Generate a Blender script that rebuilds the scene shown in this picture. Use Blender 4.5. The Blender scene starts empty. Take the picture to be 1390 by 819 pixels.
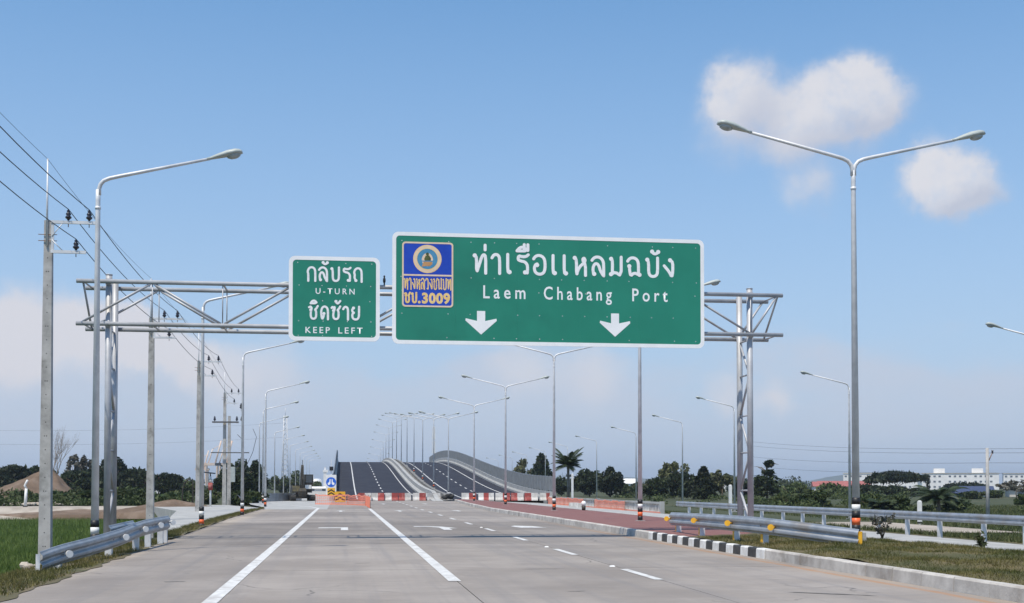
import bpy, math, random
import numpy as np
from mathutils import Vector
random.seed(7)
RNG = np.random.default_rng(11)
SC = bpy.context.scene
COL = SC.collection

# ------------------------------------------------------------------ camera
cam_d = bpy.data.cameras.new('camera')
cam = bpy.data.objects.new('camera', cam_d)
COL.objects.link(cam)
SC.camera = cam
cam_d.sensor_width = 36.0
cam_d.lens = 36.0 * 1700 / 1390
cam_d.shift_y = 0.1443
cam_d.clip_start = 0.1
cam_d.clip_end = 9000
cam.location = (0, 0, 1.5)
cam.rotation_euler = (math.radians(90 + 1.685), 0, math.radians(-7.705))

# ------------------------------------------------------------------ sky, sun, exposure
SUN_EL = math.radians(66)
TO_SUN = Vector((-0.60, -0.80, 0)).normalized() * math.cos(SUN_EL) + Vector((0, 0, math.sin(SUN_EL)))
sun_d = bpy.data.lights.new('sun', 'SUN')
sun_d.energy = 3.4
sun_d.angle = math.radians(0.53)
sun_d.color = (1.0, 0.92, 0.79)
sun = bpy.data.objects.new('sun', sun_d)
COL.objects.link(sun)
sun.location = (-60, -60, 80)
sun.rotation_euler = TO_SUN.to_track_quat('Z', 'Y').to_euler()
SC.view_settings.view_transform = 'Standard'
SC.view_settings.look = 'None'
SC.view_settings.gamma = 1.0
SC.view_settings.exposure = 0.45
SC.view_settings.use_curve_mapping = False
SC.cycles.use_denoising = True
SC.cycles.max_bounces = 8
SC.cycles.transparent_max_bounces = 24

world = bpy.data.worlds.new('World')
SC.world = world
world.use_nodes = True


class NT:
    def __init__(self, tree):
        self.t = tree
        tree.nodes.clear()

    def n(self, kind, _vals=None, **props):
        nd = self.t.nodes.new(kind)
        for k, v in props.items():
            setattr(nd, k, v)
        for k, v in (_vals or {}).items():
            s = nd.inputs[k]
            if hasattr(v, 'is_output') or isinstance(v, bpy.types.NodeSocket):
                self.t.links.new(v, s)
            else:
                s.default_value = v
        return nd

    def math(self, op, a, b=None, c=None, clamp=False):
        vals = {0: a}
        if b is not None:
            vals[1] = b
        if c is not None:
            vals[2] = c
        nd = self.n('ShaderNodeMath', vals, operation=op)
        nd.use_clamp = clamp
        return nd.outputs[0]

    def remap(self, v, a, b, c=0.0, d=1.0, smooth=True):
        nd = self.n('ShaderNodeMapRange', {'Value': v, 'From Min': a, 'From Max': b, 'To Min': c, 'To Max': d})
        nd.interpolation_type = 'SMOOTHSTEP' if smooth else 'LINEAR'
        return nd.outputs[0]

    def mix(self, fac, a, b):
        nd = self.n('ShaderNodeMix', data_type='RGBA')
        for i, v in ((0, fac), (6, a), (7, b)):
            if isinstance(v, bpy.types.NodeSocket):
                self.t.links.new(v, nd.inputs[i])
            else:
                nd.inputs[i].default_value = v if i == 0 else (v if len(v) == 4 else (*v, 1))
        return nd.outputs[2]


def build_sky():
    t = NT(world.node_tree)
    sky = t.n('ShaderNodeTexSky', sky_type='NISHITA', sun_disc=False, sun_elevation=SUN_EL,
              sun_rotation=math.atan2(TO_SUN.x, TO_SUN.y), altitude=0, air_density=1.0, dust_density=0.6, ozone_density=2.2)
    d = t.n('ShaderNodeTexCoord').outputs['Generated']
    sep = t.n('ShaderNodeSeparateXYZ', {0: d})
    el = sep.outputs['Z']
    # slight overall saturation of the blue as the phone camera gives it
    col = t.n('ShaderNodeHueSaturation', {'Hue': SKY_HUE, 'Saturation': SKY_SAT, 'Value': SKY_VAL, 'Color': sky.outputs[0]}).outputs[0]
    # moist pale air towards the horizon, the same all round
    col = t.mix(t.remap(el, 0.46, 0.0, 0.0, 0.95, smooth=False), col, SKY_LOW)
    # warp the direction with noise so that cloud outlines billow
    n1 = t.n('ShaderNodeTexNoise', {'Vector': d, 'Scale': 20.0, 'Detail': 10.0, 'Roughness': 0.62})
    off = t.n('ShaderNodeVectorMath', {0: n1.outputs['Color'], 1: (0.5, 0.5, 0.5)}, operation='SUBTRACT').outputs[0]
    off = t.n('ShaderNodeVectorMath', {0: off, 'Scale': 0.050}, operation='SCALE').outputs[0]
    dw = t.n('ShaderNodeVectorMath', {0: d, 1: off}, operation='ADD').outputs[0]
    up = t.n('ShaderNodeVectorMath', {0: dw, 1: (-0.010, 0.0, 0.014)}, operation='ADD').outputs[0]

    def density(vec, blobs):
        total = None
        for c, r, w in blobs:
            dist = t.n('ShaderNodeVectorMath', {0: vec, 1: c}, operation='DISTANCE').outputs['Value']
            v = t.remap(dist, r, 0.0, 0.0, w)
            total = v if total is None else t.math('ADD', total, v)
        return total
    dens, dens_up = density(dw, PUFFS), density(up, PUFFS)
    lit = t.math('MULTIPLY_ADD', t.remap(t.math('SUBTRACT', dens, dens_up), -0.75, 0.75, smooth=False), 0.9, t.math('MULTIPLY_ADD', n1.outputs[0], 0.5, -0.2), clamp=True)
    puff = t.math('MULTIPLY', t.remap(dens, 0.0, 1.05), 0.93)
    n2 = t.n('ShaderNodeTexNoise', {'Vector': d, 'Scale': 34.0, 'Detail': 8.0, 'Roughness': 0.62}).outputs[0]
    puff = t.math('MULTIPLY', puff, t.remap(n2, 0.18, 0.58, 0.60, 1.0))
    low = t.math('MULTIPLY', t.remap(density(dw, LOW_PUFFS), 0.04, 0.80), 0.95)
    # low layer of hazy cloud all round the horizon, broken along its top
    st = t.n('ShaderNodeVectorMath', {0: d, 1: (1, 1, 2.6)}, operation='MULTIPLY').outputs[0]
    n3 = t.n('ShaderNodeTexNoise', {'Vector': st, 'Scale': 6.0, 'Detail': 9.0, 'Roughness': 0.58}).outputs[0]
    rag = t.math('MULTIPLY_ADD', n3, 0.16, -0.08)
    hump = t.math('MULTIPLY', t.remap(el, 0.0, 0.06, 0.15, 1.0), t.remap(t.math('SUBTRACT', el, rag), 0.125, 0.075))
    band = t.math('MULTIPLY', hump, t.remap(n3, 0.25, 0.7, 0.35, 0.85))
    # scattered clouds elsewhere, higher than the picture's frame
    n4 = t.n('ShaderNodeTexNoise', {'Vector': st, 'Scale': 2.6, 'Detail': 8.0, 'Roughness': 0.55}).outputs[0]
    rest = t.math('MULTIPLY', t.remap(n4, 0.58, 0.70), t.remap(el, 0.38, 0.50))
    rest = t.math('MULTIPLY', rest, 0.7)
    col = t.mix(band, col, CLOUD_LOW)
    col = t.mix(low, col, CLOUD_WARM)
    col = t.mix(rest, col, CLOUD_HI)
    col = t.mix(puff, col, t.mix(lit, CLOUD_SHADE, CLOUD_HI))
    bg = t.n('ShaderNodeBackground', {'Color': col, 'Strength': SKY_STRENGTH})
    out = t.n('ShaderNodeOutputWorld', {'Surface': bg.outputs[0]})


SKY_STRENGTH = 0.15
SKY_HUE, SKY_SAT, SKY_VAL = 0.494, 1.28, 0.83
CLOUD_HI = (3.75, 3.72, 3.90, 1)
CLOUD_SHADE = (2.62, 2.78, 3.30, 1)
CLOUD_LOW = (2.72, 3.02, 3.62, 1)
CLOUD_WARM = (3.45, 3.46, 3.74, 1)
SKY_LOW = (2.06, 2.62, 3.66)
PUFFS = [((0.2968, 0.9060, 0.3030), 0.040, 1.1), ((0.2840, 0.9100, 0.2960), 0.036, 0.6), ((0.2895, 0.9175, 0.2720), 0.042, 0.42), ((0.3130, 0.9080, 0.2790), 0.048, 0.50),
         ((0.3380, 0.8990, 0.2790), 0.046, 0.60), ((0.3560, 0.8900, 0.2880), 0.042, 0.85), ((0.3720, 0.8810, 0.2960), 0.040, 0.9), ((0.3860, 0.8780, 0.2880), 0.040, 0.8),
         ((0.3990, 0.8720, 0.2840), 0.034, 0.55), ((0.3820, 0.8850, 0.2660), 0.042, 0.45), ((0.3370, 0.9030, 0.2650), 0.044, 0.36),
         ((0.4412, 0.8671, 0.2340), 0.040, 1.05), ((0.4290, 0.8745, 0.2262), 0.032, 0.7), ((0.4560, 0.8610, 0.2245), 0.036, 0.85), ((0.4440, 0.8680, 0.2190), 0.034, 0.45), ((0.4680, 0.8560, 0.2200), 0.028, 0.4),
         ((0.3560, 0.9060, 0.2280), 0.034, 0.40), ((0.3450, 0.9090, 0.2250), 0.030, 0.34)]
LOW_PUFFS = [((-0.222, 0.9680, 0.108), 0.060, 0.8), ((-0.180, 0.9770, 0.110), 0.045, 0.9), ((-0.152, 0.9820, 0.116), 0.034, 1.0), ((-0.125, 0.9870, 0.104), 0.040, 0.8),
             ((-0.095, 0.9910, 0.090), 0.045, 0.6), ((-0.260, 0.9600, 0.105), 0.060, 0.8), ((-0.05, 0.9950, 0.085), 0.050, 0.4), ((0.30, 0.9500, 0.072), 0.030, 0.5), ((0.335, 0.9390, 0.070), 0.030, 0.6),
             ((0.14, 0.9850, 0.095), 0.05, 0.5), ((0.20, 0.9750, 0.090), 0.05, 0.5)]
build_sky()


# ------------------------------------------------------------------ mesh helpers
class MB:
    def __init__(self):
        self.v, self.f, self.s, self.m = [], [], [], []

    def add(self, vs, fs, smooth=False, m=0):
        b = len(self.v)
        self.v += [tuple(p) for p in vs]
        for f in fs:
            self.f.append(tuple(i + b for i in f))
            self.s.append(smooth)
            self.m.append(m)
        return self

    def box(self, c, size, rot=0.0, m=0, taper=1.0):
        x, y, z = (q / 2 for q in size)
        cs, sn = math.cos(rot), math.sin(rot)
        vs = []
        for dz in (-z, z):
            k = taper if dz > 0 else 1.0
            for dx, dy in ((-x * k, -y * k), (x * k, -y * k), (x * k, y * k), (-x * k, y * k)):
                vs.append((c[0] + dx * cs - dy * sn, c[1] + dx * sn + dy * cs, c[2] + dz))
        return self.add(vs, [(3, 2, 1, 0), (4, 5, 6, 7), (0, 1, 5, 4), (1, 2, 6, 5), (2, 3, 7, 6), (3, 0, 4, 7)], m=m)

    def hexa(self, p8, m=0):      # four bottom points then four top points, both counter-clockwise
        return self.add(p8, [(3, 2, 1, 0), (4, 5, 6, 7), (0, 1, 5, 4), (1, 2, 6, 5), (2, 3, 7, 6), (3, 0, 4, 7)], m=m)

    def tube(self, pts, r, n=8, cap=True, m=0, smooth=True, squash=1.0):
        pts = [Vector(p) for p in pts]
        k = len(pts)
        rr = r if isinstance(r, (list, tuple)) else [r] * k
        t0 = (pts[1] - pts[0]).normalized()
        a = t0.orthogonal().normalized()
        if abs(t0.z) < 0.95:
            a = Vector((0, 0, 1)) - t0 * t0.z
            a.normalize()
        vs = []
        for i, p in enumerate(pts):
            t = (pts[min(i + 1, k - 1)] - pts[max(i - 1, 0)]).normalized()
            a = (a - t * a.dot(t)).normalized()
            b = t.cross(a)
            for j in range(n):
                w = 2 * math.pi * j / n
                vs.append(p + (a * math.cos(w) * squash + b * math.sin(w)) * rr[i])
        fs = []
        for i in range(k - 1):
            for j in range(n):
                j2 = (j + 1) % n
                fs.append((i * n + j, i * n + j2, (i + 1) * n + j2, (i + 1) * n + j))
        self.add(vs, fs, smooth, m)
        if cap:
            b0 = len(self.v) - len(vs)
            self.f.append(tuple(b0 + j for j in range(n))[::-1]); self.s.append(False); self.m.append(m)
            self.f.append(tuple(b0 + (k - 1) * n + j for j in range(n))); self.s.append(False); self.m.append(m)
        return self

    def cyl(self, p0, p1, r, n=8, m=0, r2=None):
        return self.tube([p0, p1], [r, r if r2 is None else r2], n, m=m)

    def ellipsoid(self, c, r, nu=10, nv=6, m=0):
        vs = [(c[0], c[1], c[2] - r[2])]
        for i in range(1, nv):
            th = math.pi * i / nv
            for j in range(nu):
                ph = 2 * math.pi * j / nu
                vs.append((c[0] + r[0] * math.sin(th) * math.cos(ph), c[1] + r[1] * math.sin(th) * math.sin(ph), c[2] - r[2] * math.cos(th)))
        vs.append((c[0], c[1], c[2] + r[2]))
        fs = [(0, 1 + (j + 1) % nu, 1 + j) for j in range(nu)]
        for i in range(nv - 2):
            for j in range(nu):
                a, b = 1 + i * nu + j, 1 + i * nu + (j + 1) % nu
                fs.append((a, b, b + nu, a + nu))
        e = len(vs) - 1
        fs += [(e, e - nu + j, e - nu + (j + 1) % nu) for j in range(nu)]
        return self.add(vs, fs, True, m)

    def sweep(self, path, prof, m=0, closed=True, smooth=False):
        """profile points (out, up) swept along a ground path; out is to the right of travel"""
        path = [Vector(p) for p in path]
        k, n = len(path), len(prof)
        vs = []
        for i, p in enumerate(path):
            t = path[min(i + 1, k - 1)] - path[max(i - 1, 0)]
            t.z = 0
            t.normalize()
            r = Vector((t.y, -t.x, 0))
            for o, u in prof:
                vs.append(p + r * o + Vector((0, 0, u)))
        fs = []
        for i in range(k - 1):
            for j in range(n if closed else n - 1):
                j2 = (j + 1) % n
                fs.append((i * n + j, (i + 1) * n + j, (i + 1) * n + j2, i * n + j2))
        self.add(vs, fs, smooth, m)
        if closed:
            b0 = len(self.v) - len(vs)
            self.f.append(tuple(b0 + j for j in range(n))); self.s.append(False); self.m.append(m)
            self.f.append(tuple(b0 + (k - 1) * n + j for j in range(n))[::-1]); self.s.append(False); self.m.append(m)
        return self

    def mesh(self, name, mats):
        me = bpy.data.meshes.new(name)
        me.from_pydata(self.v, [], self.f)
        for mt in (mats if isinstance(mats, (list, tuple)) else [mats]):
            me.materials.append(mt)
        me.polygons.foreach_set('use_smooth', self.s)
        me.polygons.foreach_set('material_index', self.m)
        me.update()
        return me

    def build(self, name, mats, parent=None, **kw):
        return link(name, self.mesh(name, mats), parent, **kw)


def link(name, me, parent=None, loc=None, rotz=None, kind=None, label=None, cat=None, group=None):
    o = bpy.data.objects.new(name, me)
    COL.objects.link(o)
    if parent is not None:
        o.parent = parent
    if loc is not None:
        o.location = loc
    if rotz is not None:
        o.rotation_euler = (0, 0, rotz)
    tag(o, label, cat, group, kind)
    return o


def tag(o, label=None, cat=None, group=None, kind=None):
    if label: o['label'] = label
    if cat: o['category'] = cat
    if group: o['group'] = group
    if kind: o['kind'] = kind
    return o


def thing(name, label, cat, loc=(0, 0, 0), rotz=0.0, group=None):
    return link(name, None, None, loc, rotz, None, label, cat, group)


def copy_tree(o, parent=None):
    c = o.copy()
    COL.objects.link(c)
    if parent is not None:
        c.parent = parent
    for ch in KIDS.get(o.name, None) or list(o.children):
        copy_tree(ch, c)
    return c


KIDS = {}


def arrays_mesh(name, verts, quads, mats, smooth=False):
    """fast mesh from numpy arrays; every face has the same vertex count"""
    verts = np.asarray(verts, dtype=np.float32)
    quads = np.asarray(quads, dtype=np.int32)
    me = bpy.data.meshes.new(name)
    k = quads.shape[1]
    me.vertices.add(len(verts))
    me.vertices.foreach_set('co', verts.ravel())
    me.loops.add(quads.size)
    me.loops.foreach_set('vertex_index', quads.ravel())
    me.polygons.add(len(quads))
    me.polygons.foreach_set('loop_start', np.arange(0, quads.size, k, dtype=np.int32))
    me.polygons.foreach_set('loop_total', np.full(len(quads), k, dtype=np.int32))
    for mt in (mats if isinstance(mats, (list, tuple)) else [mats]):
        me.materials.append(mt)
    me.update(calc_edges=True)
    me.validate()
    return me


# ------------------------------------------------------------------ materials
def material(name, c1, c2=None, scale=3.0, rough=0.8, metal=0.0, c3=None, scale3=0.4, bump=0.0, bump_scale=30.0, rnd=0.0,
             spec=0.4, coords='world', stretch=(1, 1, 1), lo=0.35, hi=0.65):
    """principled surface with one or two noise layers in world (or object) space"""
    mt = bpy.data.materials.new(name)
    mt.use_nodes = True
    t = NT(mt.node_tree)
    if coords == 'world':
        vec = t.n('ShaderNodeNewGeometry').outputs['Position']
    else:
        vec = t.n('ShaderNodeTexCoord').outputs['Object']
    if stretch != (1, 1, 1):
        vec = t.n('ShaderNodeVectorMath', {0: vec, 1: stretch}, operation='MULTIPLY').outputs[0]
    col = (*c1, 1)
    if c2 is not None:
        nz = t.n('ShaderNodeTexNoise', {'Vector': vec, 'Scale': scale, 'Detail': 6.0, 'Roughness': 0.6}).outputs[0]
        col = t.mix(t.remap(nz, lo, hi), c1, c2)
    if c3 is not None:
        nz = t.n('ShaderNodeTexNoise', {'Vector': vec, 'Scale': scale3, 'Detail': 5.0, 'Roughness': 0.6}).outputs[0]
        col = t.mix(t.remap(nz, 0.5, 0.72), col, (*c3, 1))
    if rnd:
        rv = t.n('ShaderNodeObjectInfo').outputs['Random']
        hv = t.n('ShaderNodeHueSaturation', {'Color': col, 'Value': t.remap(rv, 0, 1, 1 - rnd, 1 + rnd, smooth=False)})
        col = hv.outputs[0]
    p = t.n('ShaderNodeBsdfPrincipled', {'Base Color': col, 'Roughness': rough, 'Metallic': metal, 'Specular IOR Level': spec})
    if bump:
        nb = t.n('ShaderNodeTexNoise', {'Vector': vec, 'Scale': bump_scale, 'Detail': 5.0, 'Roughness': 0.6}).outputs[0]
        b = t.n('ShaderNodeBump', {'Height': nb, 'Strength': bump, 'Distance': 0.02})
        t.t.links.new(b.outputs[0], p.inputs['Normal'])
    t.n('ShaderNodeOutputMaterial', {'Surface': p.outputs[0]})
    return mt


def leaf_material(name, c1, c2, scale=0.5, rnd=0.2):
    mt = bpy.data.materials.new(name)
    mt.use_nodes = True
    t = NT(mt.node_tree)
    geo = t.n('ShaderNodeNewGeometry')
    nz = t.n('ShaderNodeTexNoise', {'Vector': geo.outputs['Position'], 'Scale': scale, 'Detail': 4.0}).outputs[0]
    col = t.mix(t.remap(nz, 0.35, 0.65), c1, c2)
    isl = geo.outputs['Random Per Island']
    col = t.n('ShaderNodeHueSaturation', {'Color': col, 'Value': t.remap(isl, 0, 1, 0.65, 1.35, smooth=False)}).outputs[0]
    rv = t.n('ShaderNodeObjectInfo').outputs['Random']
    col = t.n('ShaderNodeHueSaturation', {'Color': col, 'Value': t.remap(rv, 0, 1, 1 - rnd, 1 + rnd, smooth=False)}).outputs[0]
    p = t.n('ShaderNodeBsdfPrincipled', {'Base Color': col, 'Roughness': 0.6, 'Specular IOR Level': 0.25})
    tr = t.n('ShaderNodeBsdfTranslucent', {'Color': col})
    mx = t.n('ShaderNodeMixShader', {0: 0.22, 1: p.outputs[0], 2: tr.outputs[0]})
    t.n('ShaderNodeOutputMaterial', {'Surface': mx.outputs[0]})
    return mt


def road_material():
    """worn concrete: mottled grey, faint wheel tracks, tyre streaks along the lanes, tan dust near the kerb"""
    mt = bpy.data.materials.new('road_concrete')
    mt.use_nodes = True
    t = NT(mt.node_tree)
    geo = t.n('ShaderNodeNewGeometry')
    pos = geo.outputs['Position']
    xyz = t.n('ShaderNodeSeparateXYZ', {0: pos})
    n1 = t.n('ShaderNodeTexNoise', {'Vector': pos, 'Scale': 0.35, 'Detail': 6.0, 'Roughness': 0.6}).outputs[0]
    col = t.mix(t.remap(n1, 0.3, 0.7), (0.236, 0.208, 0.184), (0.325, 0.291, 0.260))
    # fine broom texture across the slab
    st = t.n('ShaderNodeVectorMath', {0: pos, 1: (0.8, 14.0, 1)}, operation='MULTIPLY').outputs[0]
    n2 = t.n('ShaderNodeTexNoise', {'Vector': st, 'Scale': 1.2, 'Detail': 5.0, 'Roughness': 0.65}).outputs[0]
    col = t.mix(t.math('MULTIPLY', t.remap(n2, 0.45, 0.75), 0.5), col, (0.17, 0.158, 0.15))
    # long streaks left by tyres
    sl = t.n('ShaderNodeVectorMath', {0: pos, 1: (2.4, 0.05, 1)}, operation='MULTIPLY').outputs[0]
    n3 = t.n('ShaderNodeTexNoise', {'Vector': sl, 'Scale': 1.0, 'Detail': 4.0, 'Roughness': 0.6}).outputs[0]
    col = t.mix(t.math('MULTIPLY', t.remap(n3, 0.45, 0.70), 0.5), col, (0.20, 0.188, 0.185))
    # pale scuffs
    n5 = t.n('ShaderNodeTexNoise', {'Vector': pos, 'Scale': 1.7, 'Detail': 8.0, 'Roughness': 0.7}).outputs[0]
    col = t.mix(t.math('MULTIPLY', t.remap(n5, 0.56, 0.75), 0.4), col, (0.42, 0.385, 0.35))
    # tan dust near the kerb and a rust-brown run-off line in the gutter
    n4 = t.n('ShaderNodeTexNoise', {'Vector': pos, 'Scale': 0.5, 'Detail': 5.0}).outputs[0]
    near = t.remap(xyz.outputs[1], 60.0, 30.0)
    kd = t.math('MULTIPLY', t.math('MULTIPLY', t.remap(xyz.outputs[0], 7.6, 8.5), near), t.remap(n4, 0.3, 0.6, 0.05, 0.45))
    col = t.mix(kd, col, (0.36, 0.285, 0.215))
    gx = t.math('ADD', xyz.outputs[0], t.math('MULTIPLY_ADD', n4, 0.16, -0.08))
    gl = t.math('MULTIPLY', t.math('MULTIPLY', t.remap(gx, 8.18, 8.30), t.remap(gx, 8.44, 8.32)), near)
    col = t.mix(t.math('MULTIPLY', gl, t.remap(n5, 0.35, 0.65, 0.40, 0.85)), col, (0.36, 0.185, 0.085))
    # oil drips down the middle of each lane and a few hairline cracks
    for cx in (0.05, 3.45, 6.9):
        ax = t.math('ABSOLUTE', t.math('SUBTRACT', xyz.outputs[0], cx))
        dr = t.math('MULTIPLY', t.remap(ax, 0.55, 0.0), t.remap(n5, 0.50, 0.72, 0.0, 0.42))
        col = t.mix(dr, col, (0.12, 0.11, 0.105))
    vo = t.n('ShaderNodeTexVoronoi', {'Vector': t.n('ShaderNodeVectorMath', {0: pos, 1: t.n('ShaderNodeTexNoise', {'Vector': pos, 'Scale': 0.8, 'Detail': 6.0}).outputs['Color']}, operation='ADD').outputs[0], 'Scale': 0.16}, feature='DISTANCE_TO_EDGE').outputs['Distance']
    cr = t.math('MULTIPLY', t.remap(vo, 0.0035, 0.0012), t.remap(n1, 0.50, 0.58))
    col = t.mix(t.math('MULTIPLY', cr, 0.7), col, (0.10, 0.09, 0.085))
    ld = t.math('MULTIPLY', t.remap(xyz.outputs[0], -4.0, -4.7), t.remap(n5, 0.35, 0.6, 0.1, 0.7))
    col = t.mix(ld, col, (0.42, 0.35, 0.27))
    rv = t.n('ShaderNodeObjectInfo').outputs['Random']
    col = t.n('ShaderNodeHueSaturation', {'Color': col, 'Value': t.remap(rv, 0, 1, 0.90, 1.07, smooth=False)}).outputs[0]
    at = t.n('ShaderNodeAttribute', attribute_type='OBJECT', attribute_name='pour')
    col = t.n('ShaderNodeHueSaturation', {'Color': col, 'Value': at.outputs['Fac']}).outputs[0]
    p = t.n('ShaderNodeBsdfPrincipled', {'Base Color': col, 'Roughness': 0.82, 'Specular IOR Level': 0.35})
    nb = t.n('ShaderNodeTexNoise', {'Vector': st, 'Scale': 3.0, 'Detail': 6.0, 'Roughness': 0.7}).outputs[0]
    b = t.n('ShaderNodeBump', {'Height': nb, 'Strength': 0.25, 'Distance': 0.01})
    t.t.links.new(b.outputs[0], p.inputs['Normal'])
    t.n('ShaderNodeOutputMaterial', {'Surface': p.outputs[0]})
    return mt


def brick_paving_material():
    mt = bpy.data.materials.new('red_block_paving')
    mt.use_nodes = True
    t = NT(mt.node_tree)
    pos = t.n('ShaderNodeNewGeometry').outputs['Position']
    br = t.n('ShaderNodeTexBrick', {'Vector': pos, 'Color1': (0.205, 0.078, 0.068, 1), 'Color2': (0.165, 0.062, 0.055, 1), 'Mortar': (0.22, 0.15, 0.13, 1),
                                    'Scale': 1.0, 'Mortar Size': 0.006, 'Brick Width': 0.2, 'Row Height': 0.1})
    nz = t.n('ShaderNodeTexNoise', {'Vector': pos, 'Scale': 0.9, 'Detail': 6.0, 'Roughness': 0.65}).outputs[0]
    col = t.mix(t.math('MULTIPLY', t.remap(nz, 0.45, 0.7), 0.55), br.outputs[0], (0.22, 0.12, 0.10))
    p = t.n('ShaderNodeBsdfPrincipled', {'Base Color': col, 'Roughness': 0.85})
    t.n('ShaderNodeOutputMaterial', {'Surface': p.outputs[0]})
    return mt


def net_material():
    """orange plastic barrier net: woven holes cut by a repeating mask in object space"""
    mt = bpy.data.materials.new('orange_net')
    mt.use_nodes = True
    t = NT(mt.node_tree)
    pos = t.n('ShaderNodeTexCoord').outputs['Object']
    nz = t.n('ShaderNodeTexNoise', {'Vector': pos, 'Scale': 1.5, 'Detail': 3.0}).outputs[0]
    col = t.mix(nz, (0.80, 0.20, 0.11), (0.86, 0.34, 0.24))
    p = t.n('ShaderNodeBsdfPrincipled', {'Base Color': col, 'Roughness': 0.5})
    t.n('ShaderNodeOutputMaterial', {'Surface': p.outputs[0]})
    return mt


M = {}
M['road'] = road_material()
M['tar'] = material('tar_smear', (0.10, 0.095, 0.09), (0.17, 0.16, 0.15), 9.0, 0.75)
M['joint'] = material('joint_filler', (0.06, 0.055, 0.05), rough=0.9)
M['kerb'] = material('kerb_concrete', (0.54, 0.515, 0.475), (0.40, 0.375, 0.345), 2.2, 0.88, bump=0.3, rnd=0.10, c3=(0.25, 0.22, 0.19), scale3=0.9)
M['kerb_white'] = material('kerb_white_paint', (0.78, 0.78, 0.76), (0.62, 0.61, 0.58), 5.0, 0.6, rnd=0.05)
M['kerb_black'] = material('kerb_black_paint', (0.03, 0.03, 0.032), (0.055, 0.053, 0.05), 5.0, 0.6)
M['line'] = material('road_paint', (0.70, 0.70, 0.68), (0.50, 0.49, 0.47), 6.0, 0.6, c3=(0.42, 0.40, 0.38), scale3=2.0)
M['paving'] = brick_paving_material()
M['asphalt'] = material('new_asphalt', (0.030, 0.033, 0.046), (0.042, 0.045, 0.058), 0.6, 0.9, spec=0.12, bump=0.2, bump_scale=60)
M['deck_concrete'] = material('parapet_concrete', (0.40, 0.40, 0.385), (0.31, 0.31, 0.30), 0.9, 0.85, bump=0.2)
M['old_concrete'] = material('weathered_concrete', (0.24, 0.235, 0.22), (0.16, 0.155, 0.145), 1.1, 0.9, c3=(0.10, 0.095, 0.09), scale3=0.8, bump=0.3)
M['soil'] = material('verge_soil', (0.125, 0.10, 0.058), (0.075, 0.075, 0.032), 1.8, 0.95, c3=(0.20, 0.155, 0.10), scale3=0.7, bump=0.6, bump_scale=8)
M['terrain'] = material('scrub_ground', (0.034, 0.046, 0.016), (0.058, 0.064, 0.026), 0.25, 0.95, c3=(0.10, 0.09, 0.05), scale3=0.06, bump=0.5, bump_scale=4)
M['rice'] = material('rice_field_ground', (0.045, 0.075, 0.018), (0.065, 0.10, 0.026), 0.35, 0.9, bump=0.6, bump_scale=9)
M['dirt'] = material('pale_dirt', (0.40, 0.355, 0.30), (0.29, 0.25, 0.205), 0.7, 0.95, bump=0.6, bump_scale=6)
M['mound'] = material('brown_dirt', (0.165, 0.118, 0.085), (0.12, 0.085, 0.06), 0.9, 0.95, c3=(0.20, 0.15, 0.115), scale3=0.5, bump=0.8, bump_scale=5)
M['median_soil'] = material('median_soil', (0.068, 0.068, 0.026), (0.13, 0.105, 0.05), 0.9, 0.95, bump=0.5, bump_scale=12)
M['grass'] = leaf_material('short_dry_grass', (0.070, 0.080, 0.018), (0.17, 0.145, 0.05), 0.9, 0.0)
M['rice_leaf'] = leaf_material('rice_leaves', (0.085, 0.135, 0.026), (0.12, 0.17, 0.040), 0.25, 0.0)
M['field_leaf'] = leaf_material('field_grass', (0.055, 0.075, 0.022), (0.10, 0.11, 0.04), 0.12, 0.0)
M['galv'] = material('galvanised_steel', (0.70, 0.71, 0.72), (0.58, 0.59, 0.60), 3.0, 0.5, 0.12, spec=0.45, rnd=0.06)
M['galv_rail'] = material('guardrail_steel', (0.40, 0.425, 0.46), (0.30, 0.325, 0.355), 2.4, 0.45, 0.5, c3=(0.33, 0.31, 0.29), scale3=1.1)
M['dark_steel'] = material('dull_steel', (0.16, 0.16, 0.165), (0.11, 0.11, 0.115), 4.0, 0.6, 0.3)
M['gantry'] = material('dull_galvanised_steel', (0.47, 0.48, 0.50), (0.37, 0.38, 0.40), 1.6, 0.5, 0.2, c3=(0.33, 0.33, 0.33), scale3=0.9)
M['dark_galv'] = material('weathered_zinc', (0.27, 0.29, 0.31), (0.21, 0.23, 0.25), 2.0, 0.6, 0.2)
M['rust'] = material('rusty_bolt', (0.16, 0.09, 0.06), (0.28, 0.2, 0.16), 20, 0.8)
M['lamp'] = material('lamp_housing', (0.42, 0.46, 0.44), (0.36, 0.40, 0.385), 6.0, 0.45)
M['lens'] = material('lamp_lens', (0.36, 0.40, 0.40), (0.30, 0.33, 0.33), 8.0, 0.15, spec=0.6)
M['white'] = material('white_paint', (0.80, 0.80, 0.78), (0.70, 0.70, 0.68), 3.0, 0.5)
M['black'] = material('black_paint', (0.012, 0.012, 0.014), (0.022, 0.022, 0.024), 5.0, 0.5)
M['orange'] = material('orange_reflective', (0.85, 0.16, 0.05), (0.74, 0.13, 0.04), 9.0, 0.45)
M['yellow'] = material('yellow_reflective', (0.85, 0.46, 0.03), (0.74, 0.38, 0.03), 9.0, 0.4)
M['pole_concrete'] = material('pole_concrete', (0.47, 0.46, 0.44), (0.36, 0.35, 0.335), 2.2, 0.9, bump=0.3, c3=(0.22, 0.215, 0.20), scale3=1.2, rnd=0.06)
M['hole'] = material('pole_hole', (0.05, 0.048, 0.045), rough=0.95)
M['insulator'] = material('insulator_glaze', (0.016, 0.014, 0.022), (0.03, 0.026, 0.036), 8.0, 0.25, spec=0.6)
M['wire'] = material('power_cable', (0.05, 0.055, 0.07), (0.08, 0.085, 0.10), 1.0, 0.6)
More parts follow.
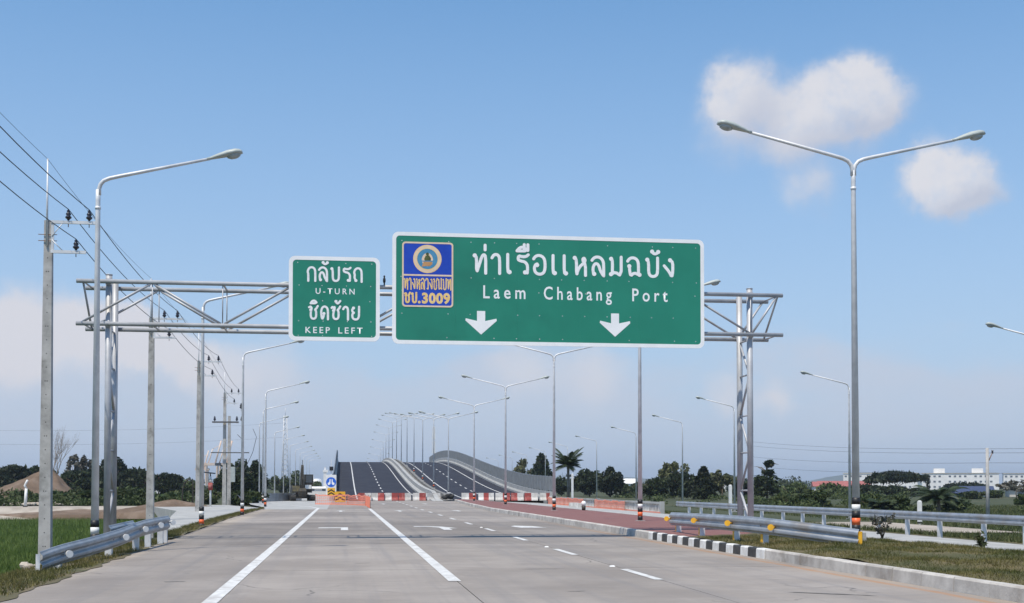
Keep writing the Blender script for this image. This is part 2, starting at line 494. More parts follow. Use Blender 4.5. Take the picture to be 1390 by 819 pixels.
M['green'] = material('sign_green', (0.018, 0.215, 0.145), (0.021, 0.235, 0.160), 0.7, 0.5, c3=(0.016, 0.185, 0.128), scale3=0.5, spec=0.3)
M['sign_white'] = material('sign_white', (0.88, 0.89, 0.89), (0.82, 0.835, 0.84), 2.0, 0.5, spec=0.3)
M['blue'] = material('badge_blue', (0.012, 0.055, 0.42), (0.016, 0.07, 0.48), 2.0, 0.5, spec=0.3)
M['gold'] = material('badge_gold', (0.86, 0.62, 0.26), (0.82, 0.54, 0.19), 6.0, 0.5, spec=0.3)
M['cream'] = material('badge_cream', (0.80, 0.62, 0.45), (0.74, 0.56, 0.40), 5.0, 0.5, spec=0.3)
M['teal'] = material('seal_teal', (0.06, 0.24, 0.42), (0.08, 0.28, 0.46), 9.0, 0.5, spec=0.3)
M['olive'] = material('seal_olive', (0.05, 0.07, 0.03), (0.10, 0.12, 0.04), 9.0, 0.5, spec=0.3)
M['ochre'] = material('seal_ochre', (0.55, 0.30, 0.14), (0.48, 0.25, 0.10), 9.0, 0.5, spec=0.3)
M['bar_white'] = material('barrier_white', (0.66, 0.64, 0.61), (0.46, 0.44, 0.41), 2.2, 0.7, c3=(0.40, 0.37, 0.34), scale3=1.3, rnd=0.08)
M['bar_red'] = material('barrier_red', (0.33, 0.055, 0.048), (0.25, 0.05, 0.045), 3.0, 0.7, c3=(0.50, 0.20, 0.17), scale3=1.5, rnd=0.1)
M['bar_grey'] = material('barrier_bare', (0.42, 0.42, 0.42), (0.33, 0.33, 0.33), 2.0, 0.85)
M['net'] = net_material()
M['sign_blue'] = material('mandatory_blue', (0.015, 0.12, 0.58), (0.02, 0.14, 0.62), 5.0, 0.5)
M['machine'] = material('dark_machine_paint', (0.028, 0.025, 0.020), (0.05, 0.042, 0.03), 3.0, 0.6)
M['machine_body'] = material('dusty_yellow_paint', (0.20, 0.17, 0.09), (0.11, 0.10, 0.07), 3.0, 0.6)
M['rubber'] = material('rubber', (0.02, 0.02, 0.02), (0.035, 0.034, 0.032), 6.0, 0.8)
M['glass'] = material('cab_glass', (0.05, 0.06, 0.07), rough=0.08, spec=0.8)
M['wall_white'] = material('white_wall', (0.80, 0.79, 0.77), (0.72, 0.71, 0.69), 0.3, 0.8)
M['wall_cream'] = material('cream_wall', (0.62, 0.58, 0.50), (0.54, 0.50, 0.44), 0.3, 0.8)
M['window'] = material('window_glass', (0.10, 0.12, 0.15), (0.16, 0.18, 0.21), 0.5, 0.2, spec=0.6)
M['red_roof'] = material('red_roof_tiles', (0.36, 0.12, 0.11), (0.30, 0.10, 0.09), 1.0, 0.8)
M['blue_roof'] = material('blue_metal_roof', (0.045, 0.060, 0.115), (0.055, 0.072, 0.135), 0.6, 0.5)
M['crane'] = material('crane_paint', (0.75, 0.52, 0.36), (0.70, 0.62, 0.54), 0.3, 0.7)
M['tank'] = material('tank_paint', (0.72, 0.73, 0.74), (0.62, 0.63, 0.64), 0.2, 0.6)
M['rock'] = material('pale_rubble', (0.48, 0.43, 0.36), (0.33, 0.28, 0.23), 1.5, 0.95, bump=0.6, bump_scale=6)
M['bark'] = material('bark', (0.12, 0.09, 0.065), (0.19, 0.15, 0.11), 3.0, 0.95, bump=0.6, stretch=(1, 1, 0.3))
M['bark_pale'] = material('pale_bark', (0.26, 0.22, 0.18), (0.18, 0.15, 0.12), 3.0, 0.95)
M['hill'] = material('wooded_hill', (0.045, 0.060, 0.040), (0.075, 0.085, 0.05), 0.01, 0.95)
M['leaf_dark'] = leaf_material('dark_leaves', (0.016, 0.026, 0.011), (0.036, 0.050, 0.019), 0.7, 0.35)
M['leaf_mid'] = leaf_material('mid_leaves', (0.038, 0.060, 0.020), (0.080, 0.100, 0.036), 0.7, 0.3)
M['leaf_pale'] = leaf_material('pale_leaves', (0.115, 0.125, 0.055), (0.16, 0.165, 0.075), 0.4)
M['leaf_grey'] = leaf_material('grey_leaves', (0.085, 0.085, 0.065), (0.12, 0.11, 0.085), 0.4)
M['leaf_palm'] = leaf_material('palm_leaves', (0.030, 0.048, 0.022), (0.055, 0.075, 0.032), 0.6)


def fence_panel_material():
    mt = bpy.data.materials.new('tinted_screen')
    mt.use_nodes = True
    t = NT(mt.node_tree)
    pos = t.n('ShaderNodeNewGeometry').outputs['Position']
    nz = t.n('ShaderNodeTexNoise', {'Vector': pos, 'Scale': 0.4, 'Detail': 3.0}).outputs[0]
    col = t.mix(nz, (0.15, 0.20, 0.24), (0.19, 0.24, 0.28))
    p = t.n('ShaderNodeBsdfPrincipled', {'Base Color': col, 'Roughness': 0.35})
    tr = t.n('ShaderNodeBsdfTransparent', {'Color': (0.88, 0.94, 0.97, 1)})
    mx = t.n('ShaderNodeMixShader', {0: 0.52, 1: tr.outputs[0], 2: p.outputs[0]})
    t.n('ShaderNodeOutputMaterial', {'Surface': mx.outputs[0]})
    return mt


M['screen'] = fence_panel_material()


# ------------------------------------------------------------------ terrain and roads
def lerp(a, b, t):
    return a + (b - a) * t


def interp(x, xs, ys):
    return float(np.interp(x, xs, ys))


def road_left(y):
    return -4.45 - 0.018 * (min(max(y, 0), 60) - 17)


def kerb_x(y):
    return interp(y, [-40, 26, 75, 99, 124, 132], [8.82, 8.60, 8.75, 9.7, 11.0, 11.4])


def deck_z(y):
    if y < 118 or y > 442:
        return 0.0
    return 6.7 * 0.5 * (1 - math.cos(2 * math.pi * (y - 118) / 324))


def ground_z(x, y):
    """height of the natural ground; it lies hidden under roads and field sheets"""
    if x < -4.3:
        near = interp(-x, [4.3, 4.9, 6.0, 7.2, 9.2, 60], [-0.14, -0.06, -0.16, -0.55, -1.14, -1.14])
        far = interp(-x, [4.3, 5.5, 9, 60], [-0.14, -0.10, -0.25, -0.25])
        k = interp(y, [88, 96], [0, 1]) if x > -14 else interp(y, [100, 106], [0, 1])
        z = lerp(near, far, k)
    elif x < 20.4:
        z = -0.35
    else:
        z = interp(x, [20.4, 21.0, 24, 60, 400], [-0.35, -0.33, -0.55, -0.6, -0.6])
    if x < -9 and y > 118:
        z += 0.10 * math.sin(x * 0.31) * math.sin(y * 0.23)
    return z


xs = np.concatenate([[-7000, -3600, -1500, -600, -250, -120, -80], np.arange(-60, -14, 2.0), np.arange(-14, -4, 0.4), [-4.0, 0, 10, 20.3],
                     np.arange(20.6, 27, 0.8), np.arange(28, 60, 4), [80, 120, 250, 600, 1500, 3600, 7000]])
ys = np.concatenate([[-400, -100, -40], np.arange(-20, 130, 2.0), np.arange(130, 200, 10), [250, 350, 500, 800, 1500, 2500, 4000, 6600]])
tv = [(x, y, ground_z(x, y)) for y in ys for x in xs]
nx = len(xs)
tq = [(j * nx + i, j * nx + i + 1, (j + 1) * nx + i + 1, (j + 1) * nx + i) for j in range(len(ys) - 1) for i in range(nx - 1)]
o = link('terrain', arrays_mesh('terrain', tv, tq, M['terrain']), kind='structure')


def verge_z(x, y):
    return interp(-x, [4.2, 4.6, 5.0, 6.0, 7.2, 9.2], [0.012, 0.010, -0.015, -0.13, -0.50, -1.12])


def sheet(name, left, right, ys_, z, mt, kind='structure', parent=None):
    """a ground sheet between two x(y) limits; z is a function of (x, y) or a number"""
    mb = MB()
    vs, fs = [], []
    zf = z if callable(z) else (lambda x, y: z)
    K = 14 if name in ('median_ground', 'verge') else 6
    for y in ys_:
        a, b = left(y), right(y)
        for k in range(K + 1):
            x = lerp(a, b, k / K)
            vs.append((x, y, zf(x, y)))
    for j in range(len(ys_) - 1):
        for k in range(K):
            i = j * (K + 1) + k
            fs.append((i, i + 1, i + K + 2, i + K + 1))
    mb.add(vs, fs, True)
    return mb.build(name, mt, parent, kind=kind)


# rice field, left verge, dirt track, soil bank
sheet('rice_field', lambda y: -70, lambda y: -8.6, list(np.arange(4, 101, 3.0)), lambda x, y: -1.10 + 0.02 * math.sin(x * 1.1) * math.sin(y * 0.9), M['rice'])
sheet('verge', lambda y: -8.7, lambda y: road_left(y) + 0.07 + 0.05 * math.sin(y * 1.9) + 0.04 * math.sin(y * 4.7 + 1), list(np.arange(-20, 4, 2.0)) + list(np.arange(4, 38, 0.3)), lambda x, y: verge_z(x, y) + 0.03 * math.sin(x * 5 + y) * math.sin(y * 2.3 + x * 2) * min(1, max(0, (-4.6 - x))), M['soil'])
sheet('dirt_track', lambda y: -70, lambda y: interp(y, [98.5, 118], [-13, -8.5]), [99.5, 101.5, 103.2, 106, 109],
      lambda x, y: (-1.05 if y < 100 else (-0.7 if y < 103 else -0.19)) + 0.05 * math.sin(x * 0.9) * math.sin(x * 0.37 + y), M['dirt'])
# apron that joins the dirt track to the main road: a thick slab seen from its end
ap = MB()
poly = [(-5.3, 37.2), (-5.62, 60), (-5.75, 81), (-5.6, 90), (-9.4, 104), (-14.5, 104), (-14.0, 96), (-10.2, 80), (-8.7, 66)]
n = len(poly)
ap.add([(x, y, -0.035) for x, y in poly] + [(x, y, -1.2) for x, y in poly],
       [tuple(range(n))] + [(i, n + i, n + (i + 1) % n, (i + 1) % n) for i in range(n)])
ap.build('concrete_apron', M['deck_concrete'], kind='structure')
sheet('grass_strip', lambda y: interp(y, [36, 40, 80, 84], [-5.25, -5.55, -5.75, -4.9]), lambda y: road_left(y) + 0.05, list(np.arange(36, 84.5, 1.5)),
      lambda x, y: 0.0 + 0.05 * math.sin(x * 3 + y * 0.7) ** 2, M['soil'])

# the main road: every concrete slab is a piece of its own, with open joints between
road = MB()
for y0, y1 in ((-37.4, 62), (62, 133)):
    road.add([(road_left(y0), y0, -0.03), (kerb_x(y0), y0, -0.03), (kerb_x(y1) if y1 < 70 else 9, y1, -0.03), (road_left(y1), y1, -0.03)], [(0, 1, 2, 3)])
road_o = road.build('road', M['joint'], kind='structure')
joints = [-37.4 + 10 * k for k in range(17)] + [132.6]
for j in range(len(joints) - 1):
    y0, y1 = joints[j] + 0.016, joints[j + 1] - 0.016
    for c in range(4):
        def edge(i, y):
            return (road_left(y), -1.72, 1.80, 5.06, kerb_x(y))[i]
        dz = RNG.uniform(-0.0015, 0.0015)
        g0, g1 = (0.008 if c else 0.0), (0.008 if c < 3 else 0.0)
        seg = [y0] + [q for q in (75, 99, 124) if y0 < q < y1] + [y1]
        mb = MB()
        for a, b in zip(seg[:-1], seg[1:]):
            q = [(edge(c, a) + g0, a), (edge(c + 1, a) - g1, a), (edge(c + 1, b) - g1, b), (edge(c, b) + g0, b)]
            mb.hexa([(x, y, -0.20) for x, y in q] + [(x, y, dz) for x, y in q])
        sl = mb.build('concrete_slab', M['road'], road_o)
        sl['pour'] = {7: 0.84, 8: 0.80, 10: 0.9, 12: 0.9}.get(j, 1.0) * (0.97 if c == 2 else 1.0)
# frontage road left of the bridge
sheet('frontage_road', lambda y: interp(y, [82, 92, 104, 125, 600], [-4.9, -5.75, -7.4, -9.3, -9.6]), lambda y: interp(y, [82, 130, 132, 600], [-1.0, -1.0, -1.3, -1.3]),
      [82.1, 86, 92, 98, 104, 112, 125, 131, 160, 220, 300, 420, 600], lambda x, y: 0.004 + interp(y, [130, 600], [0, 0.5]), M['deck_concrete'])
# opposite carriageway, falling to its outer edge
sheet('opposite_road', lambda y: interp(y, [-40, 99, 132], [13.3, 13.3, 12.0]), lambda y: 20.3, [-40, 0, 30, 60, 90, 120, 132], lambda x, y: interp(x, [13.3, 20.3], [0.0, -0.26]), M['deck_concrete'])
sheet('shoulder', lambda y: 20.29, lambda y: 21.3, [-40, 0, 30, 60, 90, 125], lambda x, y: -0.27 - 0.03 * (x - 20.3), M['median_soil'])
# service track at the right
tx = lambda y: interp(y, [50, 100, 150, 230, 600], [26.5, 28.5, 31.5, 33.5, 34.5])
sheet('service_track', lambda y: tx(y) - 2.8, lambda y: tx(y) + 2.8, [51, 53, 56, 60, 64, 67], -0.505, M['dirt'])

# median: grass near, red block paving further on
mg_l = lambda y: kerb_x(y) + 0.17
sheet('median_ground', mg_l, lambda y: 13.1, list(np.arange(-40, 3, 2.0)) + list(np.arange(3, 31.5, 0.4)), lambda x, y: 0.19 + 0.045 * math.sin(x * 2.1 + y * 0.7) * math.sin(y * 1.3) + 0.03 * math.sin(x * 5.3 + 1) * math.sin(y * 3.1 + x) + 0.09 * math.sin((x - 8.8) / 4.3 * math.pi), M['median_soil'])
sheet('red_paving', mg_l, lambda y: interp(y, [30, 99, 124], [13.1, 13.1, 12.0]), [30.2, 36, 44, 55, 65, 75, 87, 99, 112, 124], 0.195, M['paving'])

# kerbs built block by block
k_o = MB()
for y0, y1 in ((-30, 26), (26, 75), (75, 99), (99, 124)):
    k_o.add([(kerb_x(y0) + 0.02, y0, -0.1), (kerb_x(y0) + 0.15, y0, -0.1), (kerb_x(y1) + 0.15, y1, -0.1), (kerb_x(y1) + 0.02, y1, -0.1),
             (kerb_x(y0) + 0.02, y0, 0.15), (kerb_x(y0) + 0.15, y0, 0.15), (kerb_x(y1) + 0.15, y1, 0.15), (kerb_x(y1) + 0.02, y1, 0.15)],
            [(3, 2, 1, 0), (4, 5, 6, 7), (0, 1, 5, 4), (1, 2, 6, 5), (2, 3, 7, 6), (3, 0, 4, 7)])
kerb_o = k_o.build('kerb', M['joint'], kind='structure')


def kerb_block(y0, y1, mt, xf, parent, flip=1):
    a, b = y0 + 0.008, y1 - 0.008
    xa, xb = xf(a), xf(b)
    j = RNG.uniform(-0.006, 0.006)
    w, h = 0.17 * flip, 0.205 + RNG.uniform(-0.004, 0.004)
    mb = MB()
    c = 0.03 * flip
    prof = lambda x: [(x + j, -0.12), (x + j + c * 0.4, h - 0.025), (x + j + c * 1.1, h), (x + w, h), (x + w, -0.12)]
    pa, pb = prof(xa), prof(xb)
    vs = [(x, a, z) for x, z in pa] + [(x, b, z) for x, z in pb]
    fs = [(i, i + 5, (i + 1) % 5 + 5, (i + 1) % 5) for i in range(5)] + [(0, 1, 2, 3, 4), (9, 8, 7, 6, 5)]
    if flip > 0:
        fs = [f[::-1] for f in fs]
    mb.add(vs, fs)
    return mb.build('kerb_block', mt, parent)


y = 3.9
while y < 24.8:
    kerb_block(y, y + 1.0, M['kerb'], kerb_x, kerb_o); y += 1.0
for i in range(19):
    kerb_block(24.9 + i * 10 / 19, 24.9 + (i + 1) * 10 / 19, M['kerb_white'] if i % 2 == 0 else M['kerb_black'], kerb_x, kerb_o)
y = 34.9
while y < 123.0:
    kerb_block(y, y + 1.25, M['kerb'], kerb_x, kerb_o); y += 1.25
kx2 = lambda y: interp(y, [-40, 99, 124], [13.3, 13.3, 12.2])
k2 = MB()
k2.box((13.2, 30, -0.1), (0.1, 120, 0.3))
kerb2_o = k2.build('kerb', M['joint'], kind='structure')
y = 18.0
while y < 122.0:
    kerb_block(y, y + 2.0, M['kerb'], kx2, kerb2_o, -1); y += 2.0

# painted markings, each a thin sheet just above the slabs
def paint(name, pts, z=0.0065):
    mb = MB()
    mb.add([(x, y, z) for x, y in pts], [tuple(range(len(pts)))])
    return mb.build(name, M['line'], kind='structure')


def strip(name, pts, w):
    mb = MB()
    vs = []
    for i, (x, y) in enumerate(pts):
        a, b = pts[max(i - 1, 0)], pts[min(i + 1, len(pts) - 1)]
        t = Vector((b[0] - a[0], b[1] - a[1])).normalized()
        vs += [(x - t.y * w / 2, y + t.x * w / 2, 0.0065), (x + t.y * w / 2, y - t.x * w / 2, 0.0065)]
    mb.add(vs, [(2 * i, 2 * i + 1, 2 * i + 3, 2 * i + 2) for i in range(len(pts) - 1)])
    return mb.build(name, M['line'], kind='structure')


strip('solid_line', [(-1.70, 8), (-1.66, 30), (-1.63, 60), (-1.62, 86)], 0.20)
strip('solid_line', [(-1.62, 86), (-2.4, 93.0), (-3.9, 98)], 0.16)
strip('solid_line', [(1.76, 19.7), (1.77, 50), (1.78, 84)], 0.20)
y = 19.6
while y < 122:
    x = interp(y, [20, 80, 122], [5.03, 5.0, 5.3])
    paint('lane_dash', [(x - 0.075, y), (x + 0.075, y), (x + 0.075, y + 2.55), (x - 0.075, y + 2.55)])
    y += 7.3


def arrow_straight(x, y):
    paint('straight_arrow', [(x - 0.09, y), (x + 0.09, y), (x + 0.09, y + 2.1), (x + 0.36, y + 2.1), (x, y + 3.6), (x - 0.36, y + 2.1), (x - 0.09, y + 2.1)])


def arrow_turn(x, y):
    paint('turn_arrow', [(x + 0.05, y), (x + 0.30, y), (x + 0.30, y + 2.9), (x - 0.75, y + 2.9), (x - 0.75, y + 2.1), (x + 0.05, y + 2.1)])


arrow_turn(-0.10, 43.0)
paint('bent_arrow', [(3.45, 42.8), (3.75, 42.8), (3.75, 44.4), (4.05, 44.4), (3.62, 46.3), (2.95, 46.9), (2.62, 46.9), (2.62, 46.2), (3.1, 46.2), (3.45, 45.2)])
paint('straight_arrow', [(6.35, 44.6), (7.30, 44.6), (7.05, 46.2), (6.45, 47.0), (6.2, 46.2)])
for x in (-0.1, 3.4, 6.9):
    arrow_straight(x, 74.0)
arrow_straight(3.4, 104.0)
arrow_straight(6.9, 104.0)

# dark tar and rubber smears
def smear(x, y, L, w, ang, seed):
    r = random.Random(seed)
    pts = [(-L / 2, 0)] + [(-L / 2 + L * i / 8, w * r.uniform(0.3, 1) / 2) for i in range(1, 8)] + [(L / 2, 0)] + [(L / 2 - L * i / 8, -w * r.uniform(0.3, 1) / 2) for i in range(1, 8)]
    cs, sn = math.cos(ang), math.sin(ang)
    mb = MB().add([(x + a * cs - b * sn, y + a * sn + b * cs, 0.0055) for a, b in pts], [tuple(range(len(pts)))[::-1]])
    mb.f[-1] = mb.f[-1][::-1]
    return mb.build('tar_smear', M['tar'], kind='structure')


for q in ((6.75, 16.7, 1.3, 0.10, 2.5), (3.55, 22.4, 0.75, 0.06, 0.0), (5.9, 31.1, 0.9, 0.07, 0.05), (-2.6, 20.2, 0.35, 0.10, 0.1), (3.3, 17.6, 0.3, 0.05, 0.2), (-2.9, 32.3, 1.6, 0.05, 0.0),
          (4.5, 30.5, 0.7, 0.05, 2.9), (0.4, 24.6, 0.35, 0.07, 0.3), (7.4, 27.8, 0.8, 0.06, 0.1), (1.3, 33.0, 1.1, 0.06, 0.0)):
    smear(*q, seed=int(q[1] * 10))

# reflecting road studs before the dashes
stud_me = MB().hexa([(-0.05, -0.05, 0), (0.05, -0.05, 0), (0.05, 0.05, 0), (-0.05, 0.05, 0), (-0.035, -0.02, 0.022), (0.035, -0.02, 0.022), (0.035, 0.02, 0.022), (-0.035, 0.02, 0.022)]).mesh('road_stud', M['white'])
for (x, y), lab in {(4.98, 22.9): 'white reflective road stud between the two nearest lane dashes', (4.97, 30.4): 'white reflective road stud beyond the second lane dash',
                    (4.97, 45.0): 'farther white reflective road stud on the lane joint near the arrows'}.items():
    link('road_stud', stud_me, None, (x, y, 0.003), label=lab, cat='road stud', group='road studs along the lane line')


# ------------------------------------------------------------------ the flyover
def deck(name, x0, x1, m_, y0=118.6, y1=441):
    mb = MB()
    yy = list(np.arange(y0, y1, 5.0)) + [y1]
    vs, fs = [], []
    for y in yy:
        z = deck_z(y) + 0.004
        vs += [(x0, y, z), (x1, y, z), (x1, y, -0.32), (x0, y, -0.32)]
    for i in range(len(yy) - 1):
        b = i * 4
        fs += [(b, b + 1, b + 5, b + 4), (b + 1, b + 2, b + 6, b + 5), (b + 3, b, b + 4, b + 7)]
    mb.add(vs, fs)
    return mb.build(name, m_, kind='structure')


deck('bridge_roadway', -0.9, 8.9, M['asphalt'], 130.0)
deck('bridge_roadway', 11.35, 21.0, M['asphalt'], 130.5)


def deck_line(xf, w, y0, y1, name='bridge_line'):
    mb = MB()
    yy = list(np.arange(y0, y1, 3.0)) + [y1]
    vs = []
    for y in yy:
        z = deck_z(y) + 0.014
        vs += [(xf - w / 2, y, z), (xf + w / 2, y, z)]
    mb.add(vs, [(2 * i, 2 * i + 1, 2 * i + 3, 2 * i + 2) for i in range(len(yy) - 1)])
    return mb.build(name, M['line'], kind='structure')


deck_line(1.55, 0.15, 131, 300)
deck_line(8.05, 0.12, 131, 300)
deck_line(12.9, 0.16, 131, 300)
deck_line(19.1, 0.16, 131, 300)
for k in range(22):
    deck_line(4.9, 0.17, 133 + k * 7.3, 135.6 + k * 7.3, 'bridge_dash')
    deck_line(16.0, 0.17, 133 + k * 7.3, 135.6 + k * 7.3, 'bridge_dash')


def parapet(name, label, x, w, h, y0, y1, nose=True, mt='deck_concrete'):
    t = thing(name, label, 'parapet', (x, y0, 0), group='concrete parapets of the flyover')
    seg = list(np.arange(y0, y1, 6.0))
    for i, a in enumerate(seg):
        b = min(a + 6.0, y1)
        mb = MB()
        sub = list(np.linspace(a + 0.01, b - 0.01, 4))
        vs, fs = [], []
        for y in sub:
            z = deck_z(y)
            hh = h
            if nose and y < y0 + 7:
                hh = h * max(0.02, (y - y0) / 7)
            yy = y - y0
            vs += [(-w / 2, yy, -0.3), (w / 2, yy, -0.3), (w / 2, yy, z + hh * 0.25), (w * 0.24, yy, z + hh * 0.5), (w * 0.2, yy, z + hh),
                   (-w * 0.2, yy, z + hh), (-w * 0.24, yy, z + hh * 0.5), (-w / 2, yy, z + hh * 0.25)]
        for k in range(len(sub) - 1):
            for q in range(8):
                fs.append((k * 8 + q, k * 8 + (q + 1) % 8, (k + 1) * 8 + (q + 1) % 8, (k + 1) * 8 + q))
        e = (len(sub) - 1) * 8
        fs += [tuple(range(8))[::-1], tuple(e + q for q in range(8))]
        mb.add(vs, fs)
        mb.build('parapet_block', M[mt], t)
    return t


parapet('bridge_parapet', 'wide pale concrete parapet with a tapered nose along the right of the left flyover roadway', 9.42, 1.1, 0.9, 124.0, 300)
parapet('bridge_parapet', 'concrete parapet under the row of double-arm lamps, left of the right flyover roadway', 10.72, 0.95, 0.62, 126.0, 300, mt='old_concrete')
parapet('bridge_parapet', 'concrete parapet below the tinted screen on the right of the flyover', 21.3, 0.6, 0.9, 125.0, 310, nose=False)
parapet('bridge_parapet', 'concrete parapet below the screen on the left edge of the flyover', -1.1, 0.45, 0.9, 131.0, 310, nose=False)


def screen_fence(label, x, y0, count):
    t = thing('screen_fence', label, 'screen fence', (x, y0, 0), group='tinted screens on the flyover edges')
    post = MB().box((0, 0, 0.8), (0.12, 0.12, 1.6)).mesh('fence_post', M['galv_rail'])
    for i in range(count):
        y = y0 + 2.0 * i
        za, zb = deck_z(y) + 0.9, deck_z(y + 2.0) + 0.9
        if i % 2 == 0 or i < 8:
            link('fence_post', post, t, (0, y - y0, za))
        mb = MB()
        ya, yb = y - y0 + 0.07, y - y0 + 1.93
        mb.hexa([(-0.01, ya, za + 0.08), (0.01, ya, za + 0.08), (0.01, yb, zb + 0.08), (-0.01, yb, zb + 0.08),
                 (-0.01, ya, za + 1.5), (0.01, ya, za + 1.5), (0.01, yb, zb + 1.5), (-0.01, yb, zb + 1.5)], m=1)
        for k in range(9):
            w = (k + 0.5) / 9
            yy, zz = lerp(ya, yb, w), lerp(za, zb, w)
            mb.box((-0.045, yy, zz + 0.79), (0.05, 0.055, 1.42), m=0)
        mb.hexa([(-0.05, ya, za + 1.5), (0.05, ya, za + 1.5), (0.05, yb, zb + 1.5), (-0.05, yb, zb + 1.5),
                 (-0.05, ya, za + 1.57), (0.05, ya, za + 1.57), (0.05, yb, zb + 1.57), (-0.05, yb, zb + 1.57)], m=0)
        mb.build('fence_panel', [M['dark_galv'], M['screen']], t)
    return t


screen_fence('long tinted screen with pale uprights curving over the right edge of the flyover', 21.3, 126.0, 92)
screen_fence('tinted screen seen nearly edge-on along the left edge of the flyover', -1.1, 132.0, 80)


# ------------------------------------------------------------------ hills and far ground cover
def hill(label, cx, cy, rx, ry, h, seed):
    r = random.Random(seed)
    ph = [r.uniform(0, 6.28) for _ in range(6)]
    K, J = 40, 12
    vs, fs = [], []
    for j in range(J + 1):
        for i in range(K + 1):
            u, v = i / K * 2 - 1, j / J * 2 - 1
            e = max(0, 1 - abs(u) ** 2.2) * max(0, 1 - v * v)
            z = h * e * (0.72 + 0.18 * math.sin(u * 5 + ph[0]) + 0.10 * math.sin(u * 11 + ph[1]) + 0.05 * math.sin(u * 23 + ph[2] + v * 3))
            vs.append((cx + u * rx, cy + v * ry, z - 0.7))
    for j in range(J):
        for i in range(K):
            a = j * (K + 1) + i
            fs.append((a, a + 1, a + K + 2, a + K + 1))
    mb = MB().add(vs, fs, True)
    return tag(mb.build('hill', M['hill']), kind='structure', label=label)


hill('far pale blue hill right of the gantry leg', 2330, 5350, 560, 300, 62, 3)
hill('far pale blue hill left of the second banded lamp pole', 1430, 5500, 800, 300, 52, 5)
hill('far low ridge behind the white blocks', 3900, 5200, 1500, 300, 34, 9)
hill('far low ridge behind the dirt mound', -2000, 5500, 1600, 300, 24, 12)


# ------------------------------------------------------------------ overhead sign gantry
def build_gantry():
    g = thing('sign_gantry', 'silver tubular steel gantry spanning the road and carrying the green signs', 'gantry', (0, 35.0, 0))
    CX, RX = -6.30, 11.70
    Y0, Y1 = 0.0, 0.95              # front and rear column rows
    for x, zb in ((CX, -0.2), (RX, 0.25)):
        for yy in (Y0, Y1):
            c = MB().cyl((x, yy, zb), (x, yy, 7.22), 0.088, 14)
            col = c.build('column', M['gantry'], g)
            MB().cyl((x, yy, 7.221), (x, yy, 7.245), 0.095, 14).build('cap', M['gantry'], col)
            b = MB().box((x, yy, zb + 0.02), (0.42, 0.42, 0.03))
            for dx in (-0.15, 0.15):
                for dy in (-0.15, 0.15):
                    b.cyl((x + dx, yy + dy, zb + 0.03), (x + dx, yy + dy, zb + 0.13), 0.018, 6, m=1)
            for a in range(4):
                w = a * math.pi / 2
                b.box((x + 0.13 * math.cos(w), yy + 0.13 * math.sin(w), zb + 0.13), (0.10 if a % 2 == 0 else 0.012, 0.012 if a % 2 == 0 else 0.10, 0.18))
            b.build('base_plate', [M['gantry'], M['rust']], col)
        MB().box((x, 0.48, zb - 0.33), (0.9, 1.9, 0.66)).build('footing', M['deck_concrete'], g)
        zs = [1.37, 2.48, 3.56, 4.74, 5.75]
        for i, z in enumerate(zs):
            MB().cyl((x, Y0 + 0.08, z), (x, Y1 - 0.08, z), 0.026, 8).build('cross_bar', M['gantry'], g)
        zz = [0.45] + zs
        for i in range(len(zz) - 1):
            a, b = (Y0, Y1) if i % 2 == 0 else (Y1, Y0)
            MB().cyl((x, lerp(a, b, 0.09), zz[i] + 0.06), (x, lerp(a, b, 0.91), zz[i + 1] - 0.06), 0.036, 8).build('column_brace', M['gantry'], g)
    # four chords; the front pair runs in front of the front columns
    for yy in (-0.155, 1.105):
        for z in (7.03, 5.88):
            x0, x1 = (-7.12, 12.64) if yy < 0 else (-7.12, 12.64)
            ch = MB().cyl((x0, yy, z), (x1, yy, z), 0.060, 12).build('chord', M['gantry'], g)
            for x in (CX, RX):
                MB().box((x, lerp(yy, 0.0 if yy < 0 else 0.95, 0.42), z), (0.13, 0.09, 0.16)).build('clamp', M['gantry'], ch)
        nodes = [-7.0 + 1.868 * k for k in range(11)] + [12.5]
        for k in range(11):
            zt, zb = 6.98, 5.93
            a, b = (zb, zt) if k % 2 == 0 else (zt, zb)
            x0, x1 = nodes[k] + 0.05, nodes[k + 1] - 0.05
            MB().cyl((x0, yy, a), (x1, yy, b), 0.034, 8).build('diagonal', M['gantry'], g)
        for k in range(1, 11):
            MB().cyl((nodes[k], yy + 0.001, 5.93), (nodes[k], yy + 0.001, 6.98), 0.017, 6).build('upright', M['gantry'], g)
    for k, x in enumerate([-6.95, -5.13, -3.26, -1.4, 0.47, 2.34, 4.2, 6.08, 7.94, 9.81, 12.5]):
        for z in (7.03, 5.88):
            MB().cyl((x, -0.10, z), (x, 1.05, z), 0.026, 6).build('tie', M['gantry'], g)
        x2 = x + 0.9
        if k in (0, 10):
            MB().cyl((x, -0.10, 6.98), (x, 1.05, 5.93), 0.03, 6).build('end_brace', M['gantry'], g)
    # flat brackets behind the signs
    for x in (-1.0, 0.5, 2.0, 4.3, 7.2, 9.6):
        z0, z1 = (5.6, 7.7) if x < 1 else (5.55, 8.4)
        MB().box((x, -0.265, (z0 + z1) / 2), (0.07, 0.09, z1 - z0)).build('sign_bracket', M['gantry'], g)
    return g


build_gantry()

